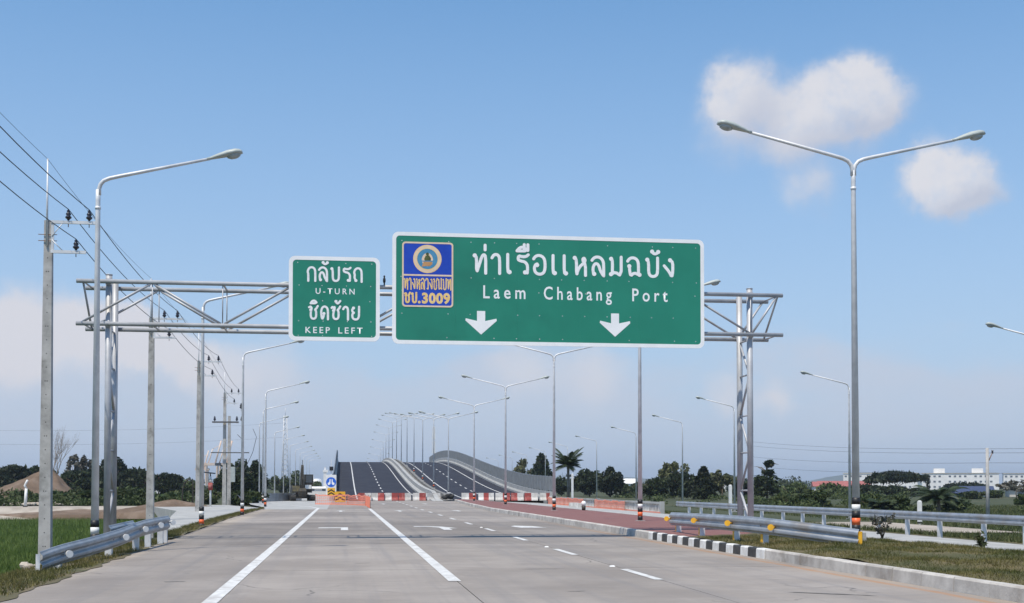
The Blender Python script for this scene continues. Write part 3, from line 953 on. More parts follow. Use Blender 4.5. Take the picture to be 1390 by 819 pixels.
# ------------------------------------------------------------------ lettering
# Thai letters as centre-line strokes: body height 1, marks above; ('o', x, z) is a filled head loop
TH = {
    'ก': (0.66, [[(0.08, 0), (0.08, 0.5), (0.03, 0.66), (0.10, 0.86), (0.24, 0.97), (0.42, 0.97), (0.55, 0.86), (0.60, 0.66), (0.60, 0)]], []),
    'ล': (0.68, [[(0.02, 0.80), (0.12, 0.93), (0.28, 0.99), (0.46, 0.94), (0.58, 0.78), (0.61, 0.6), (0.61, 0)], [(0.10, 0.08), (0.06, 0.38), (0.14, 0.60), (0.27, 0.64), (0.37, 0.52), (0.44, 0.26), (0.58, 0.03)]], [(0.13, 0.09)]),
    'บ': (0.70, [[(0.10, 0.92), (0.16, 0.74), (0.16, 0.22), (0.24, 0.06), (0.40, 0.02), (0.55, 0.08), (0.62, 0.24), (0.62, 1.0)]], [(0.09, 0.90)]),
    'ร': (0.62, [[(0.58, 1.0), (0.48, 0.91), (0.30, 0.89), (0.10, 0.94), (0.07, 0.74), (0.20, 0.67), (0.40, 0.64), (0.53, 0.50), (0.55, 0.3), (0.53, 0.06)]], [(0.42, 0.09)]),
    'ถ': (0.68, [[(0.15, 0.10), (0.06, 0.30), (0.09, 0.5), (0.03, 0.66), (0.10, 0.86), (0.24, 0.97), (0.42, 0.97), (0.55, 0.86), (0.60, 0.66), (0.60, 0)]], [(0.17, 0.09)]),
    'ช': (0.72, [[(0.02, 0.90), (0.14, 0.96), (0.22, 0.84), (0.19, 0.70), (0.15, 0.5), (0.15, 0.20), (0.24, 0.05), (0.38, 0.02), (0.51, 0.07), (0.58, 0.22), (0.57, 0.62), (0.48, 0.72), (0.60, 0.82), (0.70, 1.0)]], [(0.15, 0.70)]),
    'ซ': (0.72, [[(0.02, 0.88), (0.10, 0.97), (0.18, 0.86), (0.27, 0.97), (0.24, 0.72), (0.16, 0.5), (0.15, 0.20), (0.24, 0.05), (0.38, 0.02), (0.51, 0.07), (0.58, 0.22), (0.57, 0.62), (0.48, 0.72), (0.60, 0.82), (0.70, 1.0)]], [(0.17, 0.68)]),
    'ด': (0.66, [[(0.28, 0.42), (0.25, 0.22), (0.14, 0.0), (0.07, 0.28), (0.05, 0.62), (0.12, 0.86), (0.26, 0.98), (0.42, 0.96), (0.54, 0.84), (0.59, 0.62), (0.59, 0)]], [(0.27, 0.44)]),
    'า': (0.48, [[(0.02, 0.80), (0.10, 0.94), (0.22, 0.99), (0.34, 0.93), (0.40, 0.78), (0.40, 0)]], []),
    'ย': (0.68, [[(0.16, 0.90), (0.05, 0.78), (0.08, 0.60), (0.22, 0.54), (0.08, 0.46), (0.06, 0.26), (0.13, 0.08), (0.30, 0.01), (0.48, 0.05), (0.58, 0.2), (0.60, 0.4), (0.60, 1.0)]], [(0.16, 0.90)]),
    'ท': (0.72, [[(0.10, 0.90), (0.18, 0.80), (0.18, 0.02), (0.30, 0.40), (0.44, 0.86), (0.54, 0.97), (0.63, 0.86), (0.63, 0)]], [(0.09, 0.90)]),
    'เ': (0.36, [[(0.12, 1.0), (0.12, 0.12), (0.20, 0.05)]], [(0.21, 0.09)]),
    'อ': (0.68, [[(0.03, 0.80), (0.12, 0.93), (0.27, 0.99), (0.44, 0.95), (0.56, 0.82), (0.60, 0.62), (0.60, 0.30), (0.54, 0.10), (0.40, 0.01), (0.22, 0.02), (0.09, 0.14), (0.06, 0.34), (0.12, 0.50), (0.20, 0.54)]], [(0.20, 0.48)]),
    'ห': (0.74, [[(0.10, 0.90), (0.18, 0.78), (0.18, 0.0), (0.26, 0.30), (0.40, 0.52), (0.58, 0.66), (0.62, 0.84), (0.50, 0.88), (0.50, 0.76), (0.63, 0.54), (0.63, 0)]], [(0.09, 0.90), (0.55, 0.86)]),
    'ม': (0.72, [[(0.12, 0.92), (0.18, 0.78), (0.17, 0.12)], [(0.12, 0.10), (0.30, 0.22), (0.62, 0.02), (0.62, 1.0)]], [(0.11, 0.90), (0.10, 0.10)]),
    'ฉ': (0.74, [[(0.03, 0.80), (0.12, 0.93), (0.27, 0.99), (0.44, 0.95), (0.55, 0.82), (0.58, 0.62), (0.58, 0.12)], [(0.12, 0.52), (0.13, 0.30), (0.18, 0.03), (0.36, 0.20), (0.60, 0.10)]], [(0.11, 0.54), (0.63, 0.10)]),
    'ง': (0.60, [[(0.36, 0.90), (0.50, 0.80), (0.50, 0.30), (0.45, 0.02), (0.30, 0.32), (0.06, 0.60)]], [(0.36, 0.90)]),
    'ว': (0.56, [[(0.02, 0.80), (0.10, 0.93), (0.24, 0.99), (0.38, 0.94), (0.47, 0.80), (0.48, 0.4), (0.46, 0.06)]], [(0.37, 0.09)]),
    'น': (0.72, [[(0.10, 0.90), (0.17, 0.78), (0.17, 0.04), (0.36, 0.18), (0.60, 0.10)], [(0.58, 1.0), (0.58, 0.12)]], [(0.09, 0.90), (0.63, 0.10)]),
    '.': (0.28, [], [(0.12, 0.07)]),
    # marks sit over the letter before them
    'ั': (0, [[(-0.36, 1.32), (-0.28, 1.22), (-0.14, 1.22), (-0.02, 1.34)]], [(-0.36, 1.33), (-0.05, 1.32)]),
    '้': (0, [[(-0.36, 1.38), (-0.30, 1.24), (-0.18, 1.22), (-0.02, 1.42)]], [(-0.36, 1.38)]),
    '่': (0, [[(-0.12, 1.20), (-0.12, 1.44)]], []),
    'ิ': (0, [[(-0.58, 1.20), (-0.46, 1.38), (-0.26, 1.42), (-0.08, 1.22), (-0.58, 1.20)]], []),
    'ื': (0, [[(-0.60, 1.19), (-0.46, 1.36), (-0.28, 1.40), (-0.08, 1.20), (-0.60, 1.19)], [(-0.24, 1.30), (-0.24, 1.52)], [(-0.06, 1.22), (-0.06, 1.52)]], []),
}


def ribbon(mb, pts, hw, y, sx, sz, ox, oz):
    """flat rounded stroke in the sign's face; y is the distance in front of the face"""
    P = [Vector((ox + x * sx, oz + z * sz)) for x, z in pts]
    closed = (P[0] - P[-1]).length < 1e-5
    # round the corners a little (one pass of corner cutting)
    if len(P) > 2:
        Q = [P[0]]
        for i in range(1, len(P) - 1):
            Q += [P[i].lerp(P[i - 1], 0.25), P[i].lerp(P[i + 1], 0.25)]
        Q.append(P[-1])
        P = Q
    k = len(P)
    for i in range(k - 1):
        t = (P[i + 1] - P[i]).normalized()
        nr = Vector((-t.y, t.x)) * hw
        y += 0.00016
        q = [P[i] + nr, P[i] - nr, P[i + 1] - nr, P[i + 1] + nr]
        mb.add([(p.x, -y, p.y) for p in q], [(0, 1, 2, 3)])
    for p in P:
        y += 0.00016
        disc(mb, p.x, p.y, hw, y, 12)
    return y


def disc(mb, x, z, r, y, n=14, rz=None):
    rz = rz or r
    mb.add([(x + r * math.cos(2 * math.pi * i / n), -y, z + rz * math.sin(2 * math.pi * i / n)) for i in range(n)], [tuple(range(n))])


def thai_width(s, gap):
    return sum(TH[c][0] + gap for c in s if TH[c][0]) - gap


def thai_text(name, s, x0, x1, z0, h, hw, mt, parent, y=0.012, gap=0.14):
    sx = (x1 - x0) / thai_width(s, gap)
    ox, prev = x0, 0
    letters = []
    for c in s:
        w, strokes, heads = TH[c]
        base = ox if w else ox - gap * sx
        if w:
            yy = y
            letters.append(MB())
        mb = letters[-1]
        for st in strokes:
            yy = ribbon(mb, st, hw, yy, sx, h, base, z0)
        for hx, hz in heads:
            yy += 0.00016
            disc(mb, base + hx * sx, z0 + hz * h, hw * 1.42, yy)
        if w:
            ox += (w + gap) * sx
    for mb in letters:                  # each letter with its marks is one piece on the sign's face
        mb.build(name, mt, parent)


def latin_text(name, s, x0, x1, z0, cap, mt, parent, y=0.012, bold=0.02, spacing=1.0, wordspace=1.0):
    cu = bpy.data.curves.new('lettering_curve', 'FONT')
    cu.body = s
    cu.offset = bold
    cu.space_character = spacing
    cu.space_word = wordspace
    cu.resolution_u = 3
    ob = bpy.data.objects.new('lettering_curve', cu)
    COL.objects.link(ob)
    bpy.context.view_layer.update()
    me = bpy.data.meshes.new_from_object(ob.evaluated_get(bpy.context.evaluated_depsgraph_get()))
    bpy.data.objects.remove(ob)
    bpy.data.curves.remove(cu)
    co = np.zeros(len(me.vertices) * 3, dtype=np.float32)
    me.vertices.foreach_get('co', co)
    co = co.reshape(-1, 3)
    a, b = co[:, 0].min(), co[:, 0].max()
    out = np.zeros_like(co)
    out[:, 0] = x0 + (co[:, 0] - a) / (b - a) * (x1 - x0)
    out[:, 2] = z0 + co[:, 1] / 0.729 * cap
    out[:, 1] = -y
    me.vertices.foreach_set('co', out.ravel())
    me.materials.clear()
    me.materials.append(mt)
    me.update()
    return link(name, me, parent)


def rounded(x0, x1, z0, z1, r, k=6):
    pts = []
    for cx, cz, a0 in ((x1 - r, z1 - r, 0), (x0 + r, z1 - r, 90), (x0 + r, z0 + r, 180), (x1 - r, z0 + r, 270)):
        for i in range(k + 1):
            a = math.radians(a0 + 90 * i / k)
            pts.append((cx + r * math.cos(a), cz + r * math.sin(a)))
    return pts


def plate(name, pts, y0, y1, mt, parent):
    """flat plate in the xz plane; y0 back, y1 front (towards the camera is negative y)"""
    n_ = len(pts)
    mb = MB()
    mb.add([(x, y1, z) for x, z in pts] + [(x, y0, z) for x, z in pts],
           [tuple(range(n_)), tuple(range(2 * n_ - 1, n_ - 1, -1))] + [(i, n_ + i, n_ + (i + 1) % n_, (i + 1) % n_) for i in range(n_)])
    return mb.build(name, mt, parent)


def frame_plate(name, outer, inner, y0, y1, mt, parent):
    n_ = len(outer)
    mb = MB()
    vs = [(x, y1, z) for x, z in outer] + [(x, y1, z) for x, z in inner] + [(x, y0, z) for x, z in outer] + [(x, y0, z) for x, z in inner]
    fs = []
    for i in range(n_):
        j = (i + 1) % n_
        fs += [(i, j, n_ + j, n_ + i), (2 * n_ + i, 3 * n_ + i, 3 * n_ + j, 2 * n_ + j), (i, 2 * n_ + i, 2 * n_ + j, j), (n_ + i, n_ + j, 3 * n_ + j, 3 * n_ + i)]
    mb.add(vs, fs)
    return mb.build(name, mt, parent)


def green_sign(name, label, x0, x1, z0, z1, seams, rows):
    s = thing(name, label, 'road sign', (x0, 34.60, 0))
    W = x1 - x0
    # green sheets butted side by side
    xs_ = [0.0] + [q for q in seams] + [W]
    for a, b in zip(xs_[:-1], xs_[1:]):
        lo = a + (0.09 if a == 0 else 0.0006)
        hi = b - (0.09 if b == W else 0.0006)
        MB().box(((lo + hi) / 2, 0.0, (z0 + z1) / 2), (hi - lo, 0.024, z1 - z0 - 0.18)).build('panel_sheet', M['green'], s)
    frame_plate('border', rounded(0, W, z0, z1, 0.17), rounded(0.105, W - 0.105, z0 + 0.105, z1 - 0.105, 0.10), 0.02, -0.017, M['sign_white'], s)
    rv = MB()
    for z in rows:
        k = int((W - 0.5) / 0.61)
        for i in range(k + 1):
            if RNG.random() < 0.75:
                disc(rv, 0.25 + i * (W - 0.5) / k + RNG.uniform(-0.03, 0.03), z, 0.014, 0.0135, 6)
    tag(rv.build('rivets', M['galv'], s), kind='stuff')
    return s


# main sign
SX = 1.34
main = green_sign('overhead_sign', 'large green overhead sign with a blue badge, Thai and English lettering and two down arrows', SX, 10.22, 5.43, 8.54, [1.75, 3.5, 5.25, 7.0], [5.62, 6.28, 6.92, 7.3, 8.3])
thai_text('thai_letter', 'ท่าเรือเเหลมฉบัง', 3.58 - SX, 9.36 - SX, 7.44, 0.545, 0.043, M['sign_white'], main, 0.0135, 0.20)
latin_text('english_lettering', 'Laem', 3.87 - SX, 5.06 - SX, 6.745, 0.375, M['sign_white'], main, 0.0135, 0.012, 1.5)
latin_text('english_lettering', 'Chabang', 5.58 - SX, 7.53 - SX, 6.745, 0.375, M['sign_white'], main, 0.0135, 0.012, 1.5)
latin_text('english_lettering', 'Port', 8.12 - SX, 9.15 - SX, 6.745, 0.375, M['sign_white'], main, 0.0135, 0.012, 1.5)
for cx in (3.81 - SX, 7.62 - SX):
    plate('down_arrow', [(cx - 0.115, 6.38), (cx - 0.115, 6.10), (cx - 0.43, 6.17), (cx - 0.44, 6.11), (cx, 5.72), (cx + 0.44, 6.11), (cx + 0.43, 6.17), (cx + 0.115, 6.10), (cx + 0.115, 6.38)][::-1],
          -0.0125, -0.016, M['sign_white'], main)
# blue badge
bx0, bx1, bz0, bz1 = 1.61 - SX, 3.03 - SX, 6.46, 8.27
bd = plate('route_badge', rounded(bx0, bx1, bz0, bz1, 0.09), -0.0125, -0.017, M['blue'], main)
frame_plate('badge_border', rounded(bx0, bx1, bz0, bz1, 0.09), rounded(bx0 + 0.045, bx1 - 0.045, bz0 + 0.045, bz1 - 0.045, 0.06), -0.0165, -0.020, M['cream'], bd)
MB().box(((bx0 + bx1) / 2, -0.0185, 7.345), (bx1 - bx0 - 0.09, 0.003, 0.045)).build('badge_divider', M['cream'], bd)
cx, cz = 2.31 - SX, 7.80
def flat(name, fn, mt):
    mb = MB(); fn(mb); mb.build(name, mt, bd)
flat('seal_ring', lambda m: disc(m, cx, cz, 0.395, 0.0180, 32), M['gold'])
flat('seal_ring', lambda m: disc(m, cx, cz, 0.375, 0.0186, 32), M['cream'])
flat('seal_ring', lambda m: disc(m, cx, cz, 0.305, 0.0192, 32), M['gold'])
flat('seal_field', lambda m: disc(m, cx, cz, 0.285, 0.0198, 32), M['teal'])
flat('seal_halo', lambda m: disc(m, cx, cz - 0.02, 0.155, 0.0204, 20, 0.185), M['cream'])
flat('seal_mount', lambda m: (m.add([(cx - 0.16, -0.0210, cz - 0.22), (cx - 0.05, -0.0210, cz - 0.20), (cx + 0.07, -0.0210, cz - 0.20), (cx + 0.14, -0.0210, cz - 0.14), (cx + 0.13, -0.0210, cz - 0.06), (cx - 0.10, -0.0210, cz - 0.07)], [tuple(range(6))])), M['ochre'])
flat('seal_rider', lambda m: (m.add([(cx - 0.07, -0.0216, cz - 0.07), (cx + 0.09, -0.0216, cz - 0.07), (cx + 0.10, -0.0216, cz + 0.02), (cx + 0.05, -0.0216, cz + 0.10), (cx - 0.05, -0.0216, cz + 0.09), (cx - 0.09, -0.0216, cz + 0.0)], [tuple(range(6))]),
                              disc(m, cx, cz + 0.135, 0.045, 0.0216, 10)), M['olive'])
flat('seal_line', lambda m: m.add([(cx - 0.15, -0.0222, cz - 0.075), (cx + 0.15, -0.0222, cz - 0.075), (cx + 0.16, -0.0222, cz - 0.045), (cx - 0.15, -0.0222, cz - 0.05)], [(0, 1, 2, 3)]), M['teal'])
thai_text('badge_letter', 'ทางหลวงชนบท', bx0 + 0.055, bx1 - 0.055, 6.945, 0.315, 0.0165, M['gold'], bd, 0.0175, 0.12)
thai_text('badge_letter', 'ชบ.', bx0 + 0.075, bx0 + 0.51, 6.575, 0.275, 0.027, M['gold'], bd, 0.0175, 0.20)
latin_text('badge_number', '3009', bx0 + 0.55, bx1 - 0.085, 6.575, 0.285, M['gold'], bd, 0.0180, 0.045, 1.08)

# small sign
SX2 = -1.475
small = green_sign('overhead_sign', 'smaller green overhead sign in Thai and English telling drivers to keep left for the U-turn', SX2, 1.0, 5.48, 7.80, [], [5.62, 6.02, 6.58, 7.0, 7.62])
thai_text('thai_letter', 'กลับรถ', -0.98 - SX2, 0.53 - SX2, 7.12, 0.385, 0.030, M['sign_white'], small, 0.0135, 0.20)
latin_text('english_lettering', 'U-TURN', -0.75 - SX2, 0.31 - SX2, 6.77, 0.165, M['sign_white'], small, 0.0135, 0.010, 1.5)
thai_text('thai_letter', 'ชิดซ้าย', -0.93 - SX2, 0.46 - SX2, 6.07, 0.36, 0.030, M['sign_white'], small, 0.0135, 0.20)
latin_text('english_lettering', 'KEEP', -1.02 - SX2, -0.36 - SX2, 5.69, 0.175, M['sign_white'], small, 0.0135, 0.010, 1.4)
latin_text('english_lettering', 'LEFT', -0.13 - SX2, 0.53 - SX2, 5.69, 0.175, M['sign_white'], small, 0.0135, 0.010, 1.4)

# bird on the chord between the signs
b = MB()
b.ellipsoid((0, 0, 0.13), (0.04, 0.055, 0.09), 10, 8)
b.ellipsoid((0, -0.02, 0.235), (0.028, 0.032, 0.032), 8, 6)
b.cyl((0, -0.045, 0.235), (0, -0.075, 0.23), 0.008, 5, r2=0.001)
b.tube([(0, 0.03, 0.08), (0, 0.07, 0.0), (0, 0.09, -0.05)], [0.02, 0.018, 0.010], 6)
b.cyl((-0.015, 0, 0), (-0.015, 0, 0.06), 0.005, 5)
b.cyl((0.015, 0, 0), (0.015, 0, 0.06), 0.005, 5)
o = b.build('bird', M['black'], loc=(1.13, 34.845, 7.09))
tag(o, 'small dark bird perched on the gantry chord between the two green signs', 'bird')


# ------------------------------------------------------------------ street lamps
def lamp_head_mesh():
    """cobra-head luminaire pointing along +x from its spigot at the origin"""
    mb = MB()
    secs = [(-0.10, 0.038, 0.038, 0.0), (0.0, 0.045, 0.045, 0.0), (0.06, 0.065, 0.055, 0.005), (0.20, 0.095, 0.075, 0.012), (0.38, 0.140, 0.095, 0.02), (0.56, 0.150, 0.095, 0.02), (0.66, 0.120, 0.075, 0.012), (0.71, 0.055, 0.04, 0.0)]
    n_ = 12
    vs, fs = [], []
    for x, w, h, z in secs:
        for j in range(n_):
            a = 2 * math.pi * j / n_
            zz = math.sin(a) * h
            if zz < 0: zz *= 0.55
            vs.append((x, math.cos(a) * w, z + zz))
    for i in range(len(secs) - 1):
        for j in range(n_):
            fs.append((i * n_ + j, (i + 1) * n_ + j, (i + 1) * n_ + (j + 1) % n_, i * n_ + (j + 1) % n_))
    fs += [tuple(range(n_)), tuple((len(secs) - 1) * n_ + j for j in range(n_))[::-1]]
    mb.add(vs, fs, True)
    return mb.mesh('lamp_head', M['lamp'])


def lamp_lens_mesh():
    mb = MB()
    mb.ellipsoid((0.50, 0, -0.025), (0.165, 0.115, 0.085), 12, 6)
    return mb.mesh('lens', M['lens'])


HEAD, LENS = lamp_head_mesh(), lamp_lens_mesh()
POLE = MB().tube([(0, 0, 0.02), (0, 0, 7.9), (0, 0, 8.14)], [0.088, 0.052, 0.050], 12).mesh('pole', M['galv'])
COLLAR = MB().cyl((0, 0, 7.70), (0, 0, 7.76), 0.062, 12).add([], []).mesh('collar', M['galv'])
PAD = MB().box((0, 0, -0.12), (0.34, 0.34, 0.26), taper=0.96).mesh('footing', M['deck_concrete'])
BANDS = []
for i, mt in enumerate((M['black'], M['orange'], M['black'], M['white'], M['black'])):
    r_ = 0.094
    BANDS.append(MB().cyl((0, 0, 0.025 + i * 0.152), (0, 0, 0.025 + (i + 1) * 0.152), r_, 14).mesh('painted_band', mt))
TILT = math.atan(0.235)
arm_pts = [(0, 0, 8.02), (0, 0, 8.16), (0.03, 0, 8.26), (0.10, 0, 8.345), (0.22, 0, 8.40), (0.42, 0, 8.452), (2.41, 0, 8.452 + 1.99 * 0.235)]
ARM = MB().tube(arm_pts, [0.047, 0.047, 0.046, 0.045, 0.044, 0.042, 0.032], 10).mesh('arm', M['galv'])
LAMP_PROTO = {}


def make_lamp(double, banded):
    r = thing('street_lamp', 'x', 'street lamp')
    link('pole', POLE, r)
    link('collar', COLLAR, r)
    link('footing', PAD, r)
    dirs = (0, math.pi) if double else (0,)
    for a in dirs:
        arm = link('arm', ARM, r, (0.02 * math.cos(a), 0, 0), a)
    for a in dirs:
        h = link('lamp_head', HEAD, r, ((0.02 + 2.44) * math.cos(a), 0, 8.452 + 2.02 * 0.235))
        h.rotation_euler = (0, -TILT, a)
        link('lens', LENS, h)
    if banded:
        for me in BANDS:
            link('painted_band', me, r)
    return r


def walk_copy(o, parent=None):
    c = o.copy()
    COL.objects.link(c)
    if parent is not None:
        c.parent = parent
    for ch in o.children:
        walk_copy(ch, c)
    return c


def lamp(x, y, z, label, group, double=False, banded=True, rot=0.0):
    k = (double, banded)
    if k not in LAMP_PROTO:
        LAMP_PROTO[k] = make_lamp(double, banded)
        r = LAMP_PROTO[k]
    else:
        r = walk_copy(LAMP_PROTO[k])
    r.location = (x, y, z)
    r.rotation_euler = (0, 0, rot)
    r['label'], r['group'] = label, group
    return r


ORD = ['first', 'second', 'third', 'fourth', 'fifth', 'sixth', 'seventh', 'eighth', 'ninth', 'tenth', 'eleventh', 'twelfth', 'thirteenth', 'fourteenth', 'fifteenth']
GL, GM, GR = 'single-arm lamps along the left edge of the road', 'double-arm lamps along the median and flyover', 'single-arm lamps along the service track at right'
left = [(-5.42, 28.7, -0.04, 'nearest single-arm lamp pole with painted bands beside the left guardrail and gantry leg'),
        (-5.12, 47.1, -0.05, 'banded single-arm lamp pole whose shaft touches the third concrete pole'),
        (-5.11, 65.8, 0.0, 'third banded single-arm lamp pole from the left guardrail, standing alone on the grass strip'),
        (-5.52, 92.0, 0.0, 'banded single-arm lamp pole at the far tip of the grass strip'),
        (-7.05, 114.0, 0.0, 'single-arm lamp pole just beyond the tip of the grass strip'),
        (-8.96, 138.4, 0.0, 'single-arm lamp pole at the near end of the low barrier beyond the grass strip'),
        (-8.6, 162.6, 0.0, 'single-arm lamp pole left of the lattice tower on the frontage road'),
        (-8.75, 190, 0.05, 'single-arm lamp pole immediately right of the lattice tower on the frontage road')]
for i, (x, y, z, lab) in enumerate(left):
    lamp(x, y, z, lab, GL, False, i < 5)
for k in range(6):
    lamp(-8.9 - 0.05 * k, 217 + 27 * k, 0.08 + 0.03 * k, ORD[k] + ' of the tiny far single-arm lamps receding above the excavator, counted from the lattice tower', GL, False, False)
med = [(11.36, 26.7, 0.46, 'nearest double-arm lamp standing behind the end of the right guardrail'),
       (11.08, 46.0, 0.2, 'double-arm lamp with banded foot on the red paving, its head hidden by the large sign'),
       (11.25, 66.3, 0.2, 'double-arm lamp on the red paving whose arms just show under the large sign'),
       (11.42, 87.8, 0.2, 'double-arm lamp at the far narrow end of the red paving, clear of the signs'),
       (11.40, 109.0, 0.2, 'double-arm lamp standing just before the right group of red and white barriers')]
for x, y, z, lab in med:
    lamp(x, y, z, lab, GM, True, True)
for k in range(15):
    y = 130.5 + 21.2 * k
    labs = ['double-arm lamp at the very foot of the flyover between the two parapet noses', 'second double-arm lamp up the flyover from the barriers', 'third double-arm lamp up the flyover from the barriers']
    lamp(10.95, y, deck_z(y) + (0.62 if k else 0.1), labs[k] if k < 3 else ORD[k] + ' double-arm lamp up the flyover, counted from the barriers', GM, True, k < 4)
right = [(31.0, 51.3, -0.5, 'lamp at the right picture edge with only its arm and head in view'),
         (31.3, 74.5, -0.5, 'single-arm lamp hidden behind the nearest double-arm lamp pole, its arm pointing left'),
         (31.0, 96.7, -0.5, 'single-arm lamp half hidden behind the right gantry leg, its arm pointing left'),
         (33.9, 122.6, -0.45, 'tall single-arm lamp before the dark trees, right of the second banded double-arm lamp'),
         (35.3, 148.6, -0.4, 'single-arm lamp seen close to the left of the second banded double-arm lamp'),
         (36.0, 175.8, -0.4, 'single-arm lamp rising from the dark trees right of the coconut palm'),
         (36.3, 201.0, -0.4, 'single-arm lamp whose pole passes in front of the coconut palm'),
         (37.4, 230.1, -0.4, 'single-arm lamp beside the dark conical tree'),
         (38.2, 259.2, -0.4, 'single-arm lamp above the pale bushy tree beyond the bridge screen')]
for x, y, z, lab in right:
    lamp(x, y, z, lab, GR, False, False, math.pi)
for k in range(3):
    lamp(38.6 + 0.5 * k, 285 + 30 * k, -0.4, ORD[k] + ' tiny far single-arm lamp showing over the tinted bridge screen, counted from the pale tree', GR, False, False, math.pi)


# ------------------------------------------------------------------ concrete utility poles and their wires
def insulator(parent, x, y, z, k=1.0):
    mb = MB()
    prof = [(0.0, 0.03), (0.03, 0.045), (0.06, 0.085), (0.10, 0.09), (0.13, 0.05), (0.17, 0.075), (0.20, 0.07), (0.23, 0.04), (0.27, 0.05), (0.30, 0.03), (0.32, 0.01)]
    mb.tube([(x, y, z + a * k) for a, r in prof], [r * k for a, r in prof], 10)
    ins = mb.build('insulator', M['insulator'], parent)
    MB().cyl((x, y, z - 0.20), (x, y, z - 0.002), 0.014, 6).build('pin', M['rust'], ins)
    return ins


def utility_pole(x, y, zb, ztop, label, rod=True, arms=True):
    p = thing('utility_pole', label, 'utility pole', (x, y, zb), group='concrete utility poles along the left of the road')
    H = ztop - zb
    MB().box((0, 0, H / 2 - 0.6), (0.36, 0.32, H + 1.2), taper=0.60).build('shaft', M['pole_concrete'], p)
    hl = MB()
    nh = int(H / 0.42)
    for i in range(nh):
        z = 0.5 + i * (H - 0.8) / nh
        w = 0.16 * lerp(1, 0.60, (z + 1.2) / (H + 1.2))
        for dx in ((-0.03, 0.03) if i % 4 == 1 else (0.0,)):
            hl.cyl((dx, -w - 0.003, z), (dx, -w + 0.02, z), 0.017, 6)
    tag(hl.build('bolt_holes', M['hole'], p), kind='stuff')
    if rod:
        MB().tube([(-0.02, -0.13, H - 0.75), (-0.02, -0.13, H + 1.78)], [0.035, 0.022], 8).build('lightning_rod', M['galv'], p)
    if arms:
        for z, L, ix in ((H - 0.06, 1.28, (0.58, 1.16)), (H - 0.92, 0.98, (0.80,))):
            MB().box((0.10 + L / 2, -0.17, z), (L, 0.07, 0.085)).build('crossarm', M['galv'], p)
            MB().cyl((0.13, -0.19, z - 0.42 if len(ix) == 2 else z + 0.34), (0.42, -0.19, z - 0.04 if len(ix) == 2 else z + 0.04), 0.014, 6).build('arm_brace', M['galv'], p)
            for q in ix:
                insulator(p, q, -0.17, z + 0.06)
        MB().box((0.145, -0.165, H - 0.49), (0.075, 0.05, 0.80)).build('bracket', M['galv'], p)
        bo = MB()
        for z in (H - 0.42, H - 0.60):
            bo.cyl((-0.26, -0.125, z), (0.26, -0.125, z), 0.012, 5)
        bo.build('through_bolt', M['rust'], p)
    return p


UP = [(-8.45, 37.5, -1.12, 9.17), (-8.62, 58.4, -1.12, 9.15), (-8.70, 78.2, -0.35, 9.15), (-10.0, 109.3, -0.25, 9.5)]
labs = ['tall nearest concrete pole with crossarms left of the left guardrail', 'concrete pole rising behind the gantry truss with its crossarm just below it',
        'concrete pole touching the second banded lamp pole at left', 'concrete pole of the close pair carrying the transformer platform']
poles = [utility_pole(*q, labs[i]) for i, q in enumerate(UP)]
# pole out of the frame behind the camera side so that the wires go on
utility_pole(-8.45, 16.6, -1.12, 9.17, 'concrete pole outside the left edge of the picture that carries the wires on')
# transformer platform between two poles
p2 = utility_pole(-9.78, 111.2, -0.25, 7.6, 'shorter concrete pole of the close pair, standing just right of the taller one', rod=False, arms=False)
eq = thing('platform', 'steel platform and crossarms with switchgear fixed to the close pair of concrete poles', 'platform', (-9.8, 109.0, 0))
MB().box((-0.1, -0.1, 6.95), (2.2, 0.4, 0.12)).build('beam', M['dark_steel'], eq)
MB().box((0.3, -0.1, 4.35), (3.2, 0.10, 0.09)).build('beam', M['dark_steel'], eq)
for q in (-1.0, 0.85, 1.25):
    insulator(eq, q, -0.1, 7.05, 1.3)
insulator(eq, 1.2, -0.1, 8.1, 1.5)
MB().cyl((1.35, -0.1, 4.0), (1.35, -0.1, 4.5), 0.09, 8).build('fuse', M['insulator'], eq)
MB().tube([(0.9, -0.1, 5.9), (1.3, -0.1, 5.5), (1.45, -0.1, 4.8), (1.35, -0.1, 4.4), (1.0, -0.1, 3.2), (0.5, -0.1, 2.7)], 0.025, 6).build('drop_cable', M['wire'], eq)
MB().tube([(2.2, -0.1, 6.4), (2.5, -0.1, 5.7), (2.2, -0.1, 4.4), (1.4, -0.1, 2.6), (0.8, -0.1, 2.4)], 0.022, 6).build('drop_cable', M['wire'], eq)
MB().box((0.55, -0.12, 2.5), (0.35, 0.35, 1.3)).build('switch_box', M['lamp'], eq)


def wire(name, label, pts, sag, r=0.013, group='wires strung along the concrete poles'):
    mb = MB()
    P = []
    for (a, b) in zip(pts[:-1], pts[1:]):
        a, b = Vector(a), Vector(b)
        for i in range(13):
            t = i / 13
            q = a.lerp(b, t)
            q.z -= sag * 4 * t * (1 - t)
            P.append(q)
    P.append(Vector(pts[-1]))
    mb.tube(P, r, 5)
    o = mb.build(name, M['wire'])
    return tag(o, label, 'wire', group)


chain = [(-8.45, 16.6, 9.17), *[(a, b, d) for a, b, c, d in UP]]
start = (-8.35, -5.0, 9.17)
ext = [start] + chain
def along(dx, dz, dy=-0.17):
    return [(x + dx, y + dy, z + dz) for x, y, z in ext]
wire('power_wire', 'outermost upper black wire, carried on the insulator nearest the road', along(1.16, 0.32), 0.30)
wire('power_wire', 'inner upper black wire on the insulator nearer the concrete pole', along(0.58, 0.32), 0.30)
wire('power_wire', 'lower black wire on the single insulator of the lower crossarm', along(0.80, -0.54), 0.30)
wire('ground_wire', 'thin pale wire strung from the tips of the lightning rods', along(-0.02, 1.77, -0.13), 0.22, 0.006)


